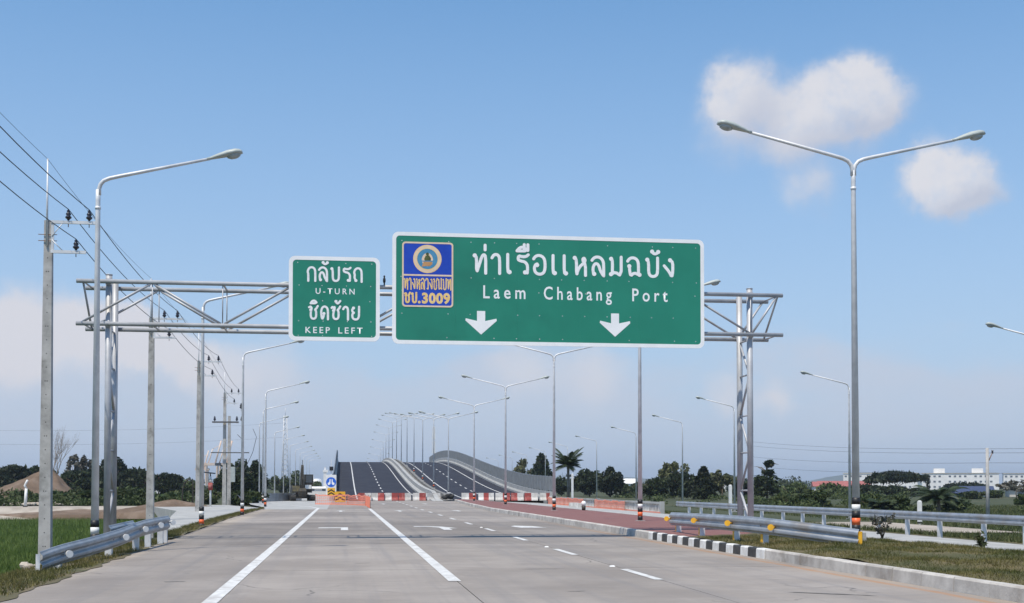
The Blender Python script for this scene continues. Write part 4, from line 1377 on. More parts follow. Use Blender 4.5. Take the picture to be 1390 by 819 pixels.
# ------------------------------------------------------------------ guardrails
WB = [(0.0, 0.155), (0.012, 0.152), (0.02, 0.128), (0.056, 0.102), (0.060, 0.088), (0.060, 0.058), (0.056, 0.044), (0.016, 0.016), (0.012, 0.0),
      (0.016, -0.016), (0.056, -0.044), (0.060, -0.058), (0.060, -0.088), (0.056, -0.102), (0.02, -0.128), (0.012, -0.152), (0.0, -0.155)]
WB_CLOSED = WB + [(a - 0.006, b) for a, b in WB[::-1]]


def guardrail(name, label, path, posts, side, refl, refl_mat, stripe=None, group='guardrails', tall=1.2):
    """path of rail centre heights; side +1 puts the ridges to the right of travel"""
    x0, y0 = path[0][0], path[0][1]
    g = thing(name, label, 'guardrail', (x0, y0, 0), group=group)
    loc = [(x - x0, y - y0, z) for x, y, z in path]
    # dense path
    P = []
    for a, b in zip(loc[:-1], loc[1:]):
        n_ = max(1, int((Vector(a) - Vector(b)).length / 0.5))
        for i in range(n_):
            P.append(tuple(lerp(a[k], b[k], i / n_) for k in range(3)))
    P.append(loc[-1])
    for _ in range(3):
        P = [P[0]] + [tuple((P[i - 1][k] + 2 * P[i][k] + P[i + 1][k]) / 4 for k in range(3)) for i in range(1, len(P) - 1)] + [P[-1]]
    prof = [(o_ * side, u * tall) for o_, u in WB_CLOSED]
    # beams of about four metres lapped end to end
    L, cur = [], [P[0]]
    for i in range(1, len(P)):
        cur.append(P[i])
        if len(cur) >= 9 and i < len(P) - 3:
            L.append(cur); cur = [P[i]]
    L.append(cur)
    for seg in L:
        MB().sweep(seg, prof).build('rail_beam', M['galv_rail'], g)
    D = np.array([p[:2] for p in P])

    def at(x, y):
        i = int(np.argmin(np.hypot(D[:, 0] - (x - x0), D[:, 1] - (y - y0))))
        t = Vector(P[min(i + 1, len(P) - 1)]) - Vector(P[max(i - 1, 0)])
        t.z = 0; t.normalize()
        return P[i], t, Vector((t.y, -t.x, 0)) * side
    for k, (x, y, zb) in enumerate(posts):
        p, t, r_ = at(x, y)
        c = Vector(p) - r_ * 0.085
        ang = math.atan2(t.y, t.x)
        zt = p[2] + 0.11
        po = MB().box((c.x, c.y, (zb + zt) / 2 - 0.1), (0.11, 0.14, zt - zb + 0.2), ang).build('post', M['galv'], g)
        if stripe:
            q = Vector(c) + r_ * 0.074
            MB().box((q.x, q.y, (zb + p[2] - 0.16) / 2 + 0.06), (0.10, 0.006, p[2] - 0.22 - zb), ang).build('stripe', stripe, po)
        bl = MB()
        bl.cyl(tuple(Vector(p) - r_ * 0.004), tuple(Vector(p) + r_ * 0.02), 0.018, 6)
        bl.build('bolt', M['rust'], po)
    for x, y in refl:
        p, t, r_ = at(x, y)
        c = Vector(p) + r_ * 0.045
        mb = MB()
        d_ = (r_ * 0.55 + Vector((0, -0.83, 0))).normalized()
        c = Vector(p) + r_ * 0.13
        mb.cyl(tuple(c), tuple(c + d_ * 0.035), 0.070, 16)
        mb.cyl(tuple(Vector(p)), tuple(c), 0.02, 6)
        mb.build('reflector', refl_mat, g)
    return g, P, (x0, y0)


lp = [(-5.45, 23.75, 0.12), (-5.36, 24.3, 0.20), (-5.20, 25.3, 0.23), (-5.0, 26.7, 0.30), (-4.79, 28.3, 0.385), (-4.72, 30.4, 0.50), (-4.66, 32.4, 0.52), (-4.60, 34.3, 0.53)]
lg, P, o0 = guardrail('guardrail', 'steel guardrail at the left verge with white reflectors, its near end dipping and flaring outward', lp,
                      [(-5.3, 24.7, -0.3), (-4.86, 27.6, -0.08), (-4.72, 30.2, -0.06), (-4.66, 32.0, -0.05), (-4.62, 33.6, -0.05), (-4.60, 34.1, -0.05)], 1,
                      [(-5.28, 24.9), (-4.80, 28.2), (-4.73, 30.4), (-4.66, 32.4), (-4.60, 34.1)], M['white'])
MB().box((-0.02, -0.04, 0.12), (0.07, 0.03, 0.29), 0.1).build('end_cap', M['white'], lg)
# the lapped second beam beside the gantry leg
MB().sweep([(0.45, 4.2, 0.46), (0.52, 5.4, 0.49), (0.58, 6.6, 0.51)], [(a, b * 1.2) for a, b in WB_CLOSED]).build('rail_beam', M['galv_rail'], lg)

rp = [(9.42, 35.3, 0.56), (9.28, 32, 0.60), (9.22, 29, 0.62), (9.30, 27.2, 0.62), (9.55, 26.2, 0.58), (10.05, 25.4, 0.50), (10.62, 24.8, 0.42)]
rg, P, o1 = guardrail('guardrail', 'steel guardrail on the median behind the black and white kerb, with round yellow reflectors', rp,
                      [(9.40, 34.9, 0.12), (9.27, 31.9, 0.12), (9.22, 28.9, 0.12), (9.32, 27.3, 0.14)], 1,
                      [(9.42, 35.2), (9.28, 32.1), (9.22, 29.2), (9.40, 26.7)], M['yellow'], stripe=M['yellow'])
MB().box((1.21, -10.52, 0.42), (0.09, 0.03, 0.28), -0.75).build('end_cap', M['yellow'], rg)

fp = [(20.42, 19, 0.44), (20.40, 35, 0.45), (20.38, 55, 0.43), (20.36, 75.0, 0.42)]
fg, P, o2 = guardrail('guardrail', 'very long steel guardrail on white posts along the far edge of the opposite road', fp,
                      [(20.4, y_, -0.45) for y_ in np.arange(19.6, 75, 2.65)], -1, [], M['white'], tall=1.0)


# ------------------------------------------------------------------ barriers, nets, signs at the closed bridge
def barrier(x, y, L, label, order='wr', rot=0.0):
    b = thing('road_barrier', label, 'barrier', (x, y, 0.0), rot, 'red and white barriers across the closed flyover')
    prof = [(-0.27, 0), (0.27, 0), (0.27, 0.10), (0.13, 0.34), (0.09, 0.80), (-0.09, 0.80), (-0.13, 0.34), (-0.27, 0.10)]
    k = len(order)
    for i, ch in enumerate(order):
        a, c = -L / 2 + i * L / k, -L / 2 + (i + 1) * L / k
        mb = MB()
        vs = [(a, p, z) for p, z in prof] + [(c, p, z) for p, z in prof]
        fs = [(q, q + 8, (q + 1) % 8 + 8, (q + 1) % 8) for q in range(8)] + [tuple(range(8)), tuple(range(15, 7, -1))]
        mb.add(vs, [f[::-1] for f in fs])
        mb.build({'w': 'white_section', 'r': 'red_section', 'g': 'bare_section'}[ch], M[{'w': 'bar_white', 'r': 'bar_red', 'g': 'bar_grey'}[ch]], b)
    return b


bl = [(3.6, 129.0, 1.3, 'wr', 'barrier just right of the orange net, white half beside red half'),
      (5.0, 129.2, 1.3, 'wr', 'second barrier right of the orange net, with a red right half'),
      (6.35, 129.4, 1.3, 'rw', 'barrier with red left half and white right half before the left flyover roadway'),
      (7.85, 129.4, 1.35, 'wr', 'white and red barrier left of the bare grey barrier gap'),
      (2.25, 128.6, 1.3, 'rw', 'barrier partly behind the right end of the orange net'),
      (9.3, 128.8, 1.35, 'gw', 'barrier with a bare grey half, nearest the parapet nose')]
for x, y, L, od, lab in bl:
    barrier(x, y, L, lab, od, RNG.uniform(-0.06, 0.06))
br = [(12.9, 128.6, 1.5, 'wr', 'first barrier right of the flyover lamp row, clean white with red right half'),
      (14.7, 128.6, 1.6, 'wrw', 'barrier with dark blotches just right of the first one before the right roadway'),
      (16.4, 128.4, 1.5, 'wr', 'barrier of white and red beside the lamp at the end of the red paving'),
      (17.9, 128.3, 1.3, 'rw', 'barrier with a red left half in the middle of the right-hand row'),
      (19.3, 128.0, 1.35, 'rw', 'barrier of red and white just left of the screen fence'),
      (20.8, 127.6, 1.3, 'wr', 'last barrier at the right, touching the parapet under the screen fence')]
for x, y, L, od, lab in br:
    barrier(x, y, L, lab, od, RNG.uniform(-0.06, 0.06))


def net_fence(label, pts, h, posts, lean=0.0, zb=0.0):
    """plastic mesh: horizontal and vertical straps woven as real strips, with thick top and bottom cords"""
    x0, y0 = pts[0][0], pts[0][1]
    t = thing('net_fence', label, 'net fence', (x0, y0, zb), group='orange plastic nets')
    P = []
    for a, b in zip(pts[:-1], pts[1:]):
        n_ = max(1, int(math.hypot(b[0] - a[0], b[1] - a[1]) / 0.12))
        P += [(lerp(a[0], b[0], i / n_) - x0, lerp(a[1], b[1], i / n_) - y0) for i in range(n_)]
    P.append((pts[-1][0] - x0, pts[-1][1] - y0))
    mb = MB()
    top = lambda i: h * (1 - 0.10 * abs(math.sin(i * 0.11)) - 0.03 * math.sin(i * 0.5))
    wob = lambda i, z: 0.05 * math.sin(i * 0.37 + z * 3)
    rows = 5
    for r_ in range(rows + 1):
        hw = 0.015 if 0 < r_ < rows else 0.045
        vs = []
        for i, (x, y) in enumerate(P):
            z = 0.05 + (top(i) - 0.05) * r_ / rows
            vs += [(x, y + wob(i, z), z - hw), (x, y + wob(i, z), z + hw)]
        mb.add(vs, [(2 * i, 2 * i + 2, 2 * i + 3, 2 * i + 1) for i in range(len(P) - 1)])
    for i, (x, y) in enumerate(P):
        if i % 2: continue
        z = top(i)
        mb.add([(x - 0.011, y + wob(i, 0) + 0.004, 0.03), (x + 0.011, y + wob(i, 0) + 0.004, 0.03), (x + 0.011, y + wob(i, z) + 0.004, z), (x - 0.011, y + wob(i, z) + 0.004, z)], [(0, 1, 2, 3)])
    mb.build('net', M['net'], t)
    for x, y in posts:
        MB().cyl((x - x0, y - y0 + 0.03, 0), (x - x0, y - y0 + 0.03, h + 0.08), 0.022, 6).build('stake', M['rust'], t)
    return t


net_fence('orange net fence in an L around the traffic signs before the flyover', [(-2.2, 104.4), (0.4, 101.5), (1.75, 96.5), (1.85, 84.6)], 0.80,
          [(-2.2, 104.4), (0.4, 101.5), (1.75, 96.5), (1.83, 90), (1.85, 84.6)])


def sign_post(name, label, x, y, group=None):
    return thing(name, label, 'road sign', (x, y, 0), group=group)


s = sign_post('round_sign', 'round blue sign with two white arrows on a white board, before the flyover', -1.0, 112.0)
MB().cyl((0, 0.05, 0), (0, 0.05, 3.25), 0.035, 8).build('post', M['galv'], s)
plate('backboard', rounded(-0.46, 0.46, 0.75, 2.5, 0.05), 0.02, -0.01, M['white'], s)
m_ = MB(); disc(m_, 0, 1.85, 0.44, 0.013, 28); m_.build('disc', M['sign_blue'], s)
for sg in (-1, 1):
    plate('white_arrow', [(sg * 0.05, 2.12), (sg * 0.12, 2.12), (sg * 0.16, 1.85), (sg * 0.30, 1.78), (sg * 0.27, 1.60), (sg * 0.10, 1.62), (sg * 0.05, 1.75)][::-sg], -0.0135, -0.018, M['sign_white'], s)
MB().box((0.02, -0.01, 3.05), (0.34, 0.16, 0.36)).build('flasher', M['black'], s)
MB().box((0.02, -0.05, 3.40), (0.05, 0.05, 0.9)).build('antenna', M['galv'], s)


def chevron(label, x, y, zc, w, h):
    c = sign_post('chevron_board', label, x, y, 'yellow chevron boards before the flyover')
    plate('board', rounded(-w / 2, w / 2, zc - h / 2, zc + h / 2, 0.03), 0.02, -0.01, M['yellow'], c)
    for k in (0, 1):
        z = zc - h * 0.28 + k * h * 0.36
        plate('chevron', [(-w * 0.45, z - h * 0.16), (0, z + h * 0.10), (w * 0.45, z - h * 0.16), (w * 0.45, z + h * 0.02), (0, z + h * 0.28), (-w * 0.45, z + h * 0.02)], -0.0105, -0.014, M['black'], c)
    for sx in (-0.3, 0.3):
        MB().cyl((sx * w, 0.035, 0), (sx * w, 0.035, zc + h / 2), 0.02, 6).build('leg', M['galv'], c)
    return c


chevron('upper yellow board with black chevrons under the round blue sign', -0.98, 111.4, 0.98, 0.66, 0.7)
chevron('nearer yellow board with chevrons standing behind the orange net', -0.20, 104.6, 0.62, 0.86, 0.85)

# excavator on the frontage road, boom folded up
ex = thing('excavator', 'dark tracked excavator with raised boom parked on the frontage road left of the flyover', 'excavator', (-4.1, 128.5, 0.0), math.radians(8))
for sx in (-0.95, 0.95):
    tr = MB()
    prof = [(-1.4, 0.25), (-1.2, 0.03), (1.2, 0.03), (1.4, 0.25), (1.4, 0.42), (1.2, 0.62), (-1.2, 0.62), (-1.4, 0.42)]
    tr.add([(sx - 0.26, a, z) for a, z in prof] + [(sx + 0.26, a, z) for a, z in prof], [tuple(range(8)), tuple(range(15, 7, -1))] + [(q, q + 8, (q + 1) % 8 + 8, (q + 1) % 8) for q in range(8)])
    tk = tr.build('track', M['rubber'], ex)
MB().box((0, 0, 0.46), (1.4, 1.1, 0.40)).build('undercarriage', M['machine'], ex)
MB().cyl((0, 0, 0.66), (0, 0, 0.84), 0.6, 14).build('turntable', M['rust'], ex)
MB().box((-0.02, 0.45, 1.2), (2.0, 2.3, 0.72), taper=0.95).build('engine_deck', M['machine'], ex)
MB().box((-0.55, -0.35, 1.25), (0.85, 0.7, 0.55)).build('body_panel', M['machine_body'], ex)
cab = MB().box((0.62, -0.35, 2.12), (0.90, 1.4, 1.10), taper=0.94).build('cab', M['machine'], ex)
MB().box((0.62, -1.06, 2.22), (0.64, 0.05, 0.72)).build('window', M['glass'], cab)
MB().box((0.55, -1.02, 1.42), (0.62, 0.06, 0.40)).build('panel', M['white'], cab)
def plate3(name, pts, x0, x1, mt, parent):
    n_ = len(pts); mb = MB()
    mb.add([(x0, a, z) for a, z in pts] + [(x1, a, z) for a, z in pts], [tuple(range(n_))[::-1], tuple(range(n_, 2 * n_))] + [(q, (q + 1) % n_, (q + 1) % n_ + n_, q + n_) for q in range(n_)])
    return mb.build(name, mt, parent)
plate3('boom', [(-0.5, 1.2), (-0.95, 1.9), (-1.35, 2.9), (-1.9, 3.55), (-2.05, 3.40), (-1.62, 2.75), (-1.32, 1.75), (-0.85, 1.0)], -0.26, -0.02, M['machine'], ex)
plate3('stick', [(-1.85, 3.62), (-2.15, 3.42), (-2.35, 2.2), (-2.2, 1.15), (-2.05, 1.2), (-2.05, 2.3)], -0.26, -0.04, M['machine'], ex)
plate3('bucket', [(-2.25, 1.3), (-1.85, 1.15), (-1.75, 0.75), (-2.0, 0.45), (-2.5, 0.62), (-2.55, 1.0)], -0.50, 0.20, M['machine'], ex)
MB().cyl((-0.14, -1.3, 1.6), (-0.14, -1.7, 2.9), 0.06, 8).build('hydraulic_ram', M['galv'], ex)
MB().tube([(-0.14, -1.72, 3.5), (-0.13, -1.8, 4.1)], 0.03, 6).build('hose', M['rubber'], ex)

# low barrier beyond the grass strip on the frontage road
lb = thing('guardrail', 'low pale barrier along the left edge of the frontage road behind banded lamp poles', 'guardrail', (-10.2, 116, 0), group='guardrails')
for k in range(7):
    MB().box((0.02 * k, 2.05 + k * 4.1, 0.42), (0.25, 4.06, 0.84)).build('rail_beam', M['deck_concrete'], lb)
MB().hexa([(0.2, 0, 0), (6.0, 16, 0), (5.9, 16.2, 0), (0.1, 0.2, 0), (0.2, 0, 0.8), (6.0, 16, 0.8), (5.9, 16.2, 0.8), (0.1, 0.2, 0.8)]).build('rail_beam', M['galv_rail'], lb)

# balustrade with orange net along the outer edge of the opposite road
bal = thing('balustrade', 'pale concrete balustrade along the outer edge of the opposite road with an orange base', 'balustrade', (20.5, 79.0, -0.34))
MB().box((0, 20.5, 0.74), (0.22, 41, 0.12)).build('top_rail', M['deck_concrete'], bal)
MB().box((0, 20.5, 0.09), (0.26, 41, 0.18)).build('base', M['bar_white'], bal)
MB().box((-0.15, 19.5, 0.06), (0.03, 39, 0.20)).build('orange_skirt', M['net'], bal)
bm = MB().box((0, 0, 0.43), (0.10, 0.13, 0.50)).mesh('baluster', M['bar_white'])
for k in range(100):
    link('baluster', bm, bal, (0, 0.9 + 0.4 * k, 0))
for y_ in (0.12, 20.5, 40.9):
    MB().box((0, y_, 0.42), (0.28, 0.28, 0.85)).build('end_post', M['deck_concrete'], bal)
net_fence('orange net hung on the balustrade near its middle', [(20.20, 88.5), (20.22, 96.0), (20.18, 99.5)], 0.70, [(20.2, 88.5), (20.2, 99.5)], zb=-0.30)
net_fence('torn orange net at the far end of the balustrade by the screen fence', [(20.15, 104), (20.10, 112), (20.0, 121.5)], 0.72, [(20.15, 104), (20.1, 113), (20.0, 121.5)], zb=-0.30)
for x, y, L, lab in ((18.9, 101.5, 1.4, 'white plastic block lying against the far orange net'), (18.8, 98.0, 1.1, 'shorter white block lying nearer than the one by the far orange net')):
    b = MB().box((0, 0, 0.18), (0.35, L, 0.34), taper=0.85)
    tag(b.build('concrete_block', M['bar_white'], loc=(x, y, -0.21), rotz=0.3), lab, 'block')

# bollard-like marker on the red paving
mk = thing('marker', 'small round-topped marker with white top and dark foot on the red paving', 'marker', (12.9, 66.5, 0.195))
MB().cyl((0, 0, 0), (0, 0, 0.24), 0.10, 10, r2=0.12).build('foot', M['machine'], mk)
m_ = MB(); m_.ellipsoid((0, 0, 0.36), (0.14, 0.14, 0.15), 12, 8); m_.build('top', M['white'], mk)


def marker_post(label, x, y, zb, h, r=0.09):
    p = thing('marker_post', label, 'post', (x, y, zb), group='white marker posts')
    MB().box((0, 0, h / 2 - 0.1), (r * 2, r * 2, h + 0.2)).build('shaft', M['white'], p)
    MB().box((0, 0, h + 0.02), (r * 1.7, r * 1.7, 0.04), taper=0.5).build('cap', M['white'], p)
    MB().box((0, 0, 0.12), (r * 2.02, r * 2.02, 0.10)).build('foot_band', M['black'], p)


marker_post('white post standing left of the right gantry leg behind the far guardrail', 25.2, 79.5, -0.5, 2.05)
marker_post('short white post behind the far guardrail near the palm-like shrub', 30.2, 62.7, -0.55, 1.25)
marker_post('thick white post at the foot of the coconut palm', 22.9, 124.0, -0.4, 3.1, 0.10)

# leaning white post at far left, beacon and curved pipe
wp = thing('marker_post', 'leaning white post with a bent top on the pale dirt track at left', 'post', (-25.6, 106.5, -0.2), group='white marker posts')
MB().tube([(0, 0, -0.1), (0.03, 0, 0.8), (0.06, 0, 1.5)], [0.13, 0.12, 0.11], 8).build('shaft', M['white'], wp)
MB().tube([(0.06, 0, 1.5), (-0.06, 0, 1.75), (0.06, 0, 2.0), (0.16, 0, 2.2)], [0.10, 0.09, 0.09, 0.07], 8).build('bent_top', M['white'], wp)
MB().box((0.0, 0, 0.04), (0.30, 0.30, 0.08)).build('foot', M['black'], wp)
be = thing('warning_beacon', 'thin white post with red band and dark solar panel beside the second left lamp pole', 'beacon', (-9.9, 97.0, -0.15))
MB().cyl((0, 0, 0), (0, 0, 2.4), 0.075, 8).build('post', M['white'], be)
MB().cyl((0, 0, 1.35), (0, 0, 1.9), 0.17, 10).build('red_band', M['bar_red'], be)
MB().cyl((0, 0, 1.902), (0, 0, 2.2), 0.13, 10).build('lamp', M['bar_white'], be)
MB().hexa([(-0.55, -0.3, 2.66), (0.35, -0.3, 2.56), (0.35, 0.3, 2.60), (-0.55, 0.3, 2.70), (-0.55, -0.3, 2.72), (0.35, -0.3, 2.62), (0.35, 0.3, 2.66), (-0.55, 0.3, 2.76)]).build('solar_panel', M['black'], be)
MB().cyl((0, 0, 2.35), (-0.02, 0, 2.66), 0.05, 6).build('bracket', M['machine'], be)
cp = MB().tube([(-0.75, 0, -0.2), (-0.72, 0, 1.4), (-0.58, 0, 1.95), (-0.30, 0, 2.22), (-0.02, 0, 2.18), (0.06, 0, 1.9), (0.08, 0, -0.2)], 0.055, 8)
tag(cp.build('curved_pipe', M['machine'], loc=(-11.6, 100.0, -0.2)), 'dark hooped pipe standing left of the third concrete pole', 'pipe')

# dark heap beside the parapet nose
hp = MB()
r = random.Random(4)
for i in range(9):
    hp.ellipsoid((r.uniform(-0.45, 0.45), r.uniform(-0.4, 0.4), r.uniform(0.15, 0.42)), (r.uniform(0.18, 0.34), r.uniform(0.18, 0.3), r.uniform(0.14, 0.24)), 8, 6)
t = thing('heap', 'dark low heap with a pale top beside the tapered parapet nose', 'heap', (10.55, 126.2, 0.15))
hp.build('bundle', M['rubber'], t)
m_ = MB(); m_.ellipsoid((0.1, -0.1, 0.62), (0.28, 0.22, 0.12), 10, 6); m_.build('pale_sack', M['bar_grey'], t)


# ------------------------------------------------------------------ dirt mound, rubble
def heap_mesh(rx, ry, h, seed, K=44, J=16, rough=0.12, apex=0.0):
    r = random.Random(seed)
    ph = [r.uniform(0, 6.28) for _ in range(8)]
    vs, fs = [(apex, 0, h)], []
    for j in range(1, J + 1):
        t = j / J
        for i in range(K):
            a = 2 * math.pi * i / K
            k = 1 + 0.10 * math.sin(2 * a + ph[0]) + 0.07 * math.sin(5 * a + ph[1])
            z = h * (1 - t) ** 1.15 * (1 + rough * math.sin(a * 7 + t * 6 + ph[2]) * t) + 0.03 * h * math.sin(a * 13 + t * 17 + ph[3])
            if j == J: z = -0.4
            vs.append((apex * (1 - t) + rx * t * k * math.cos(a) + 0.12 * math.sin(a * 9 + t * 21) * t, ry * t * k * math.sin(a), z))
    fs = [(0, 1 + i, 1 + (i + 1) % K) for i in range(K)]
    for j in range(J - 1):
        for i in range(K):
            a, b_ = 1 + j * K + i, 1 + j * K + (i + 1) % K
            fs.append((a, a + K, b_ + K, b_))
    return MB().add(vs, fs, True)


mnd = heap_mesh(6.6, 6.0, 3.5, 5, rough=0.28, apex=2.2)
tag(mnd.build('dirt_mound', M['mound'], loc=(-31.4, 131.0, -0.2)), 'tall brown dirt mound behind the dirt track at the far left', 'mound')


def rubble(label, x, y, z, n_, rx, ry, smax, mt, seed):
    r = random.Random(seed)
    t = thing('rubble_pile', label, 'rubble', (x, y, z), group='rubble and stones at the left of the road')
    for i in range(n_):
        s_ = r.uniform(0.35, 1.0) * smax
        c = (r.gauss(0, rx * 0.45), r.gauss(0, ry * 0.45), s_ * 0.25)
        mb = MB()
        mb.ellipsoid(c, (s_, s_ * r.uniform(0.6, 1), s_ * r.uniform(0.4, 0.8)), 7, 5)
        mb.v = [(a + r.uniform(-0.12, 0.12) * s_, b_ + r.uniform(-0.12, 0.12) * s_, c_ + r.uniform(-0.1, 0.1) * s_) for a, b_, c_ in mb.v]
        mb.s = [False] * len(mb.s)
        mb.build('stone', mt, t)
    return t


rubble('pale rubble heap at the edge of the dirt track behind the first concrete pole', -27.0, 113.5, -0.15, 34, 5.0, 0.8, 0.30, M['rock'], 3)
rubble('brown soil and stones heaped at the far end of the left guardrail', -6.2, 36.6, -0.20, 22, 0.8, 0.9, 0.30, M['mound'], 8)
rubble('pale stones on the verge at the foot of the nearest banded lamp pole', -6.0, 27.6, -0.22, 18, 0.9, 1.6, 0.14, M['rock'], 12)
rubble('stones scattered on the verge before the near end of the left guardrail', -6.6, 23.2, -0.38, 16, 0.7, 1.5, 0.14, M['rock'], 15)
bk = heap_mesh(5.0, 3.0, 1.0, 21, rough=0.25)
tag(bk.build('soil_bank', M['mound'], loc=(-12.6, 97.0, -0.5)), 'low brown soil bank between the rice field and the concrete apron', 'soil bank')
bk = heap_mesh(7.0, 2.2, 0.4, 27, rough=0.25)
tag(bk.build('soil_bank', M['mound'], loc=(-20.0, 101.5, -0.7)), 'longer soil bank along the far edge of the rice field behind the second concrete pole', 'soil bank')


# ------------------------------------------------------------------ vegetation
def leaf_quads(centres, size, jitter=0.4):
    """one randomly turned leaf-shaped quad per centre"""
    n_ = len(centres)
    a = RNG.normal(size=(n_, 3)); a /= np.linalg.norm(a, axis=1)[:, None]
    b_ = RNG.normal(size=(n_, 3)); b_ -= a * (a * b_).sum(1)[:, None]; b_ /= np.linalg.norm(b_, axis=1)[:, None]
    s_ = size * RNG.uniform(1 - jitter, 1 + jitter, (n_, 1))
    v = np.stack([centres - a * s_, centres - b_ * s_ * 0.45, centres + a * s_, centres + b_ * s_ * 0.45], axis=1).reshape(-1, 3)
    return v, np.arange(n_ * 4).reshape(-1, 4)


def crown_points(kind, n_):
    """leaf centres in a unit crown (radius about 1 in x and y, height 0..1), grouped in clumps with gaps"""
    pts = []
    nc = {'broad': 34, 'bush': 22, 'cone': 40, 'pale': 20, 'rain': 30, 'tier': 20, 'sparse': 16, 'column': 20}[kind]
    per = n_ // nc
    for k in range(nc):
        if kind == 'cone':
            h = (k + 0.5) / nc
            r_ = 0.95 * (1 - h) ** 0.75 + 0.05
            a = k * 2.4
            c = np.array([math.cos(a) * r_ * 0.62, math.sin(a) * r_ * 0.62, h * 0.92 + 0.04]); cr = np.array([0.30 * r_ + 0.08, 0.30 * r_ + 0.08, 0.09])
        elif kind == 'column':
            h = (k + 0.5) / nc
            c = np.array([RNG.normal() * 0.2, RNG.normal() * 0.2, h]); cr = np.array([0.5, 0.5, 0.07])
        elif kind == 'rain':
            a, r_ = k * 2.4, math.sqrt((k + 0.5) / nc)
            c = np.array([math.cos(a) * r_ * 0.9, math.sin(a) * r_ * 0.9, 0.86 - 0.25 * r_ * r_ + RNG.normal() * 0.03]); cr = np.array([0.20, 0.20, 0.07])
        elif kind == 'tier':
            lev = k % 5
            z = (0.16, 0.30, 0.46, 0.66, 0.90)[lev]
            r_ = (0.95, 1.0, 0.85, 0.62, 0.40)[lev]
            a = RNG.uniform(0, 6.28)
            c = np.array([math.cos(a) * r_ * 0.55, math.sin(a) * r_ * 0.55, z]); cr = np.array([0.36, 0.36, 0.15]) * (1 if lev < 3 else 0.55)
        else:
            u = RNG.normal(size=3); u /= np.linalg.norm(u)
            q = RNG.uniform(0.35, 1.0) ** 0.6
            zc, zr = {'broad': (0.56, 0.44), 'bush': (0.42, 0.5), 'pale': (0.62, 0.36), 'sparse': (0.66, 0.32)}[kind]
            c = np.array([u[0] * q * 0.78, u[1] * q * 0.78, max(0.05, zc + u[2] * q * zr)])
            w = {'broad': 0.27, 'bush': 0.30, 'pale': 0.25, 'sparse': 0.19}[kind] * RNG.uniform(0.7, 1.25)
            cr = np.array([w, w, w * 0.62])
        g = RNG.normal(size=(per, 3)); g /= np.linalg.norm(g, axis=1)[:, None]
        g *= RNG.uniform(0.3, 1.0, (per, 1)) ** 0.4
        pts.append(c + g * cr)
    return np.concatenate(pts)


CROWNS = {}
LEAFN = {'broad': 2600, 'bush': 1500, 'cone': 2600, 'pale': 1500, 'rain': 1900, 'tier': 1100, 'sparse': 520, 'column': 500}
MATS = {'broad': 'leaf_dark', 'bush': 'leaf_mid', 'cone': 'leaf_dark', 'pale': 'leaf_pale', 'rain': 'leaf_dark', 'tier': 'leaf_dark', 'sparse': 'leaf_grey', 'column': 'leaf_dark'}
TRUNKS = {}


def crown_mesh(kind, w, h, variant, mt):
    key = (kind, variant, round(math.log2(w), 0), round(math.log2(h), 0), mt)
    if key in CROWNS:
        return CROWNS[key]
    ww, hh = 2 ** key[2], 2 ** key[3]
    p = crown_points(kind, LEAFN[kind]) * np.array([ww / 2, ww / 2, hh])
    v, q = leaf_quads(p, 0.055 * (ww + hh) * 0.5 + 0.06)
    CROWNS[key] = (arrays_mesh('crown', v, q, M[mt]), ww, hh)
    return CROWNS[key]


def tree(kind, x, y, zb, w, h, label, mt=None, group=None):
    mt = mt or MATS[kind]
    name = {'bush': 'bush'}.get(kind, 'tree')
    t = thing(name, label, 'bush' if kind == 'bush' else 'tree', (x, y, zb), RNG.uniform(0, 6.28), group or ('bushes beyond the roads' if kind == 'bush' else 'trees beyond the roads'))
    w *= 1.12
    h = max(h, 1.25)
    me, ww, hh = crown_mesh(kind, w, h, int(RNG.integers(0, 3)), mt)
    c = link('crown', me, t)
    c.scale = (w / ww, w / ww, h / hh)
    r = random.Random(int(abs(x * 131 + y * 17)))
    mb = MB()
    r0 = max(0.04, 0.028 * h)
    if kind == 'bush':
        for k in range(4):
            a = r.uniform(0, 6.28)
            mb.tube([(0, 0, -0.2), (math.cos(a) * w * 0.1, math.sin(a) * w * 0.1, h * 0.3), (math.cos(a) * w * 0.25, math.sin(a) * w * 0.25, h * 0.65)], [r0, r0 * 0.7, r0 * 0.3], 5)
    else:
        fork = {'rain': 0.45, 'cone': 0.85, 'tier': 0.9, 'column': 0.9, 'sparse': 0.5}.get(kind, 0.4)
        mb.tube([(0, 0, -0.4), (0.02 * w, 0, h * fork * 0.5), (0, 0.02 * w, h * fork)], [r0 * 1.3, r0, r0 * 0.75], 7)
        for k in range(6):
            a = k * 1.05 + r.uniform(0, 0.5)
            z1 = h * fork * r.uniform(0.6, 1.0)
            rr = w * 0.36 * (0.5 if kind in ('cone', 'column') else 1)
            mb.tube([(0, 0, z1), (math.cos(a) * rr * 0.5, math.sin(a) * rr * 0.5, z1 + (h - z1) * 0.35), (math.cos(a) * rr, math.sin(a) * rr, z1 + (h * 0.88 - z1) * 0.75)], [r0 * 0.6, r0 * 0.4, r0 * 0.18], 5)
    mb.build('trunk' if kind != 'bush' else 'stems', M['bark_pale' if kind == 'sparse' else 'bark'], t)
    return t


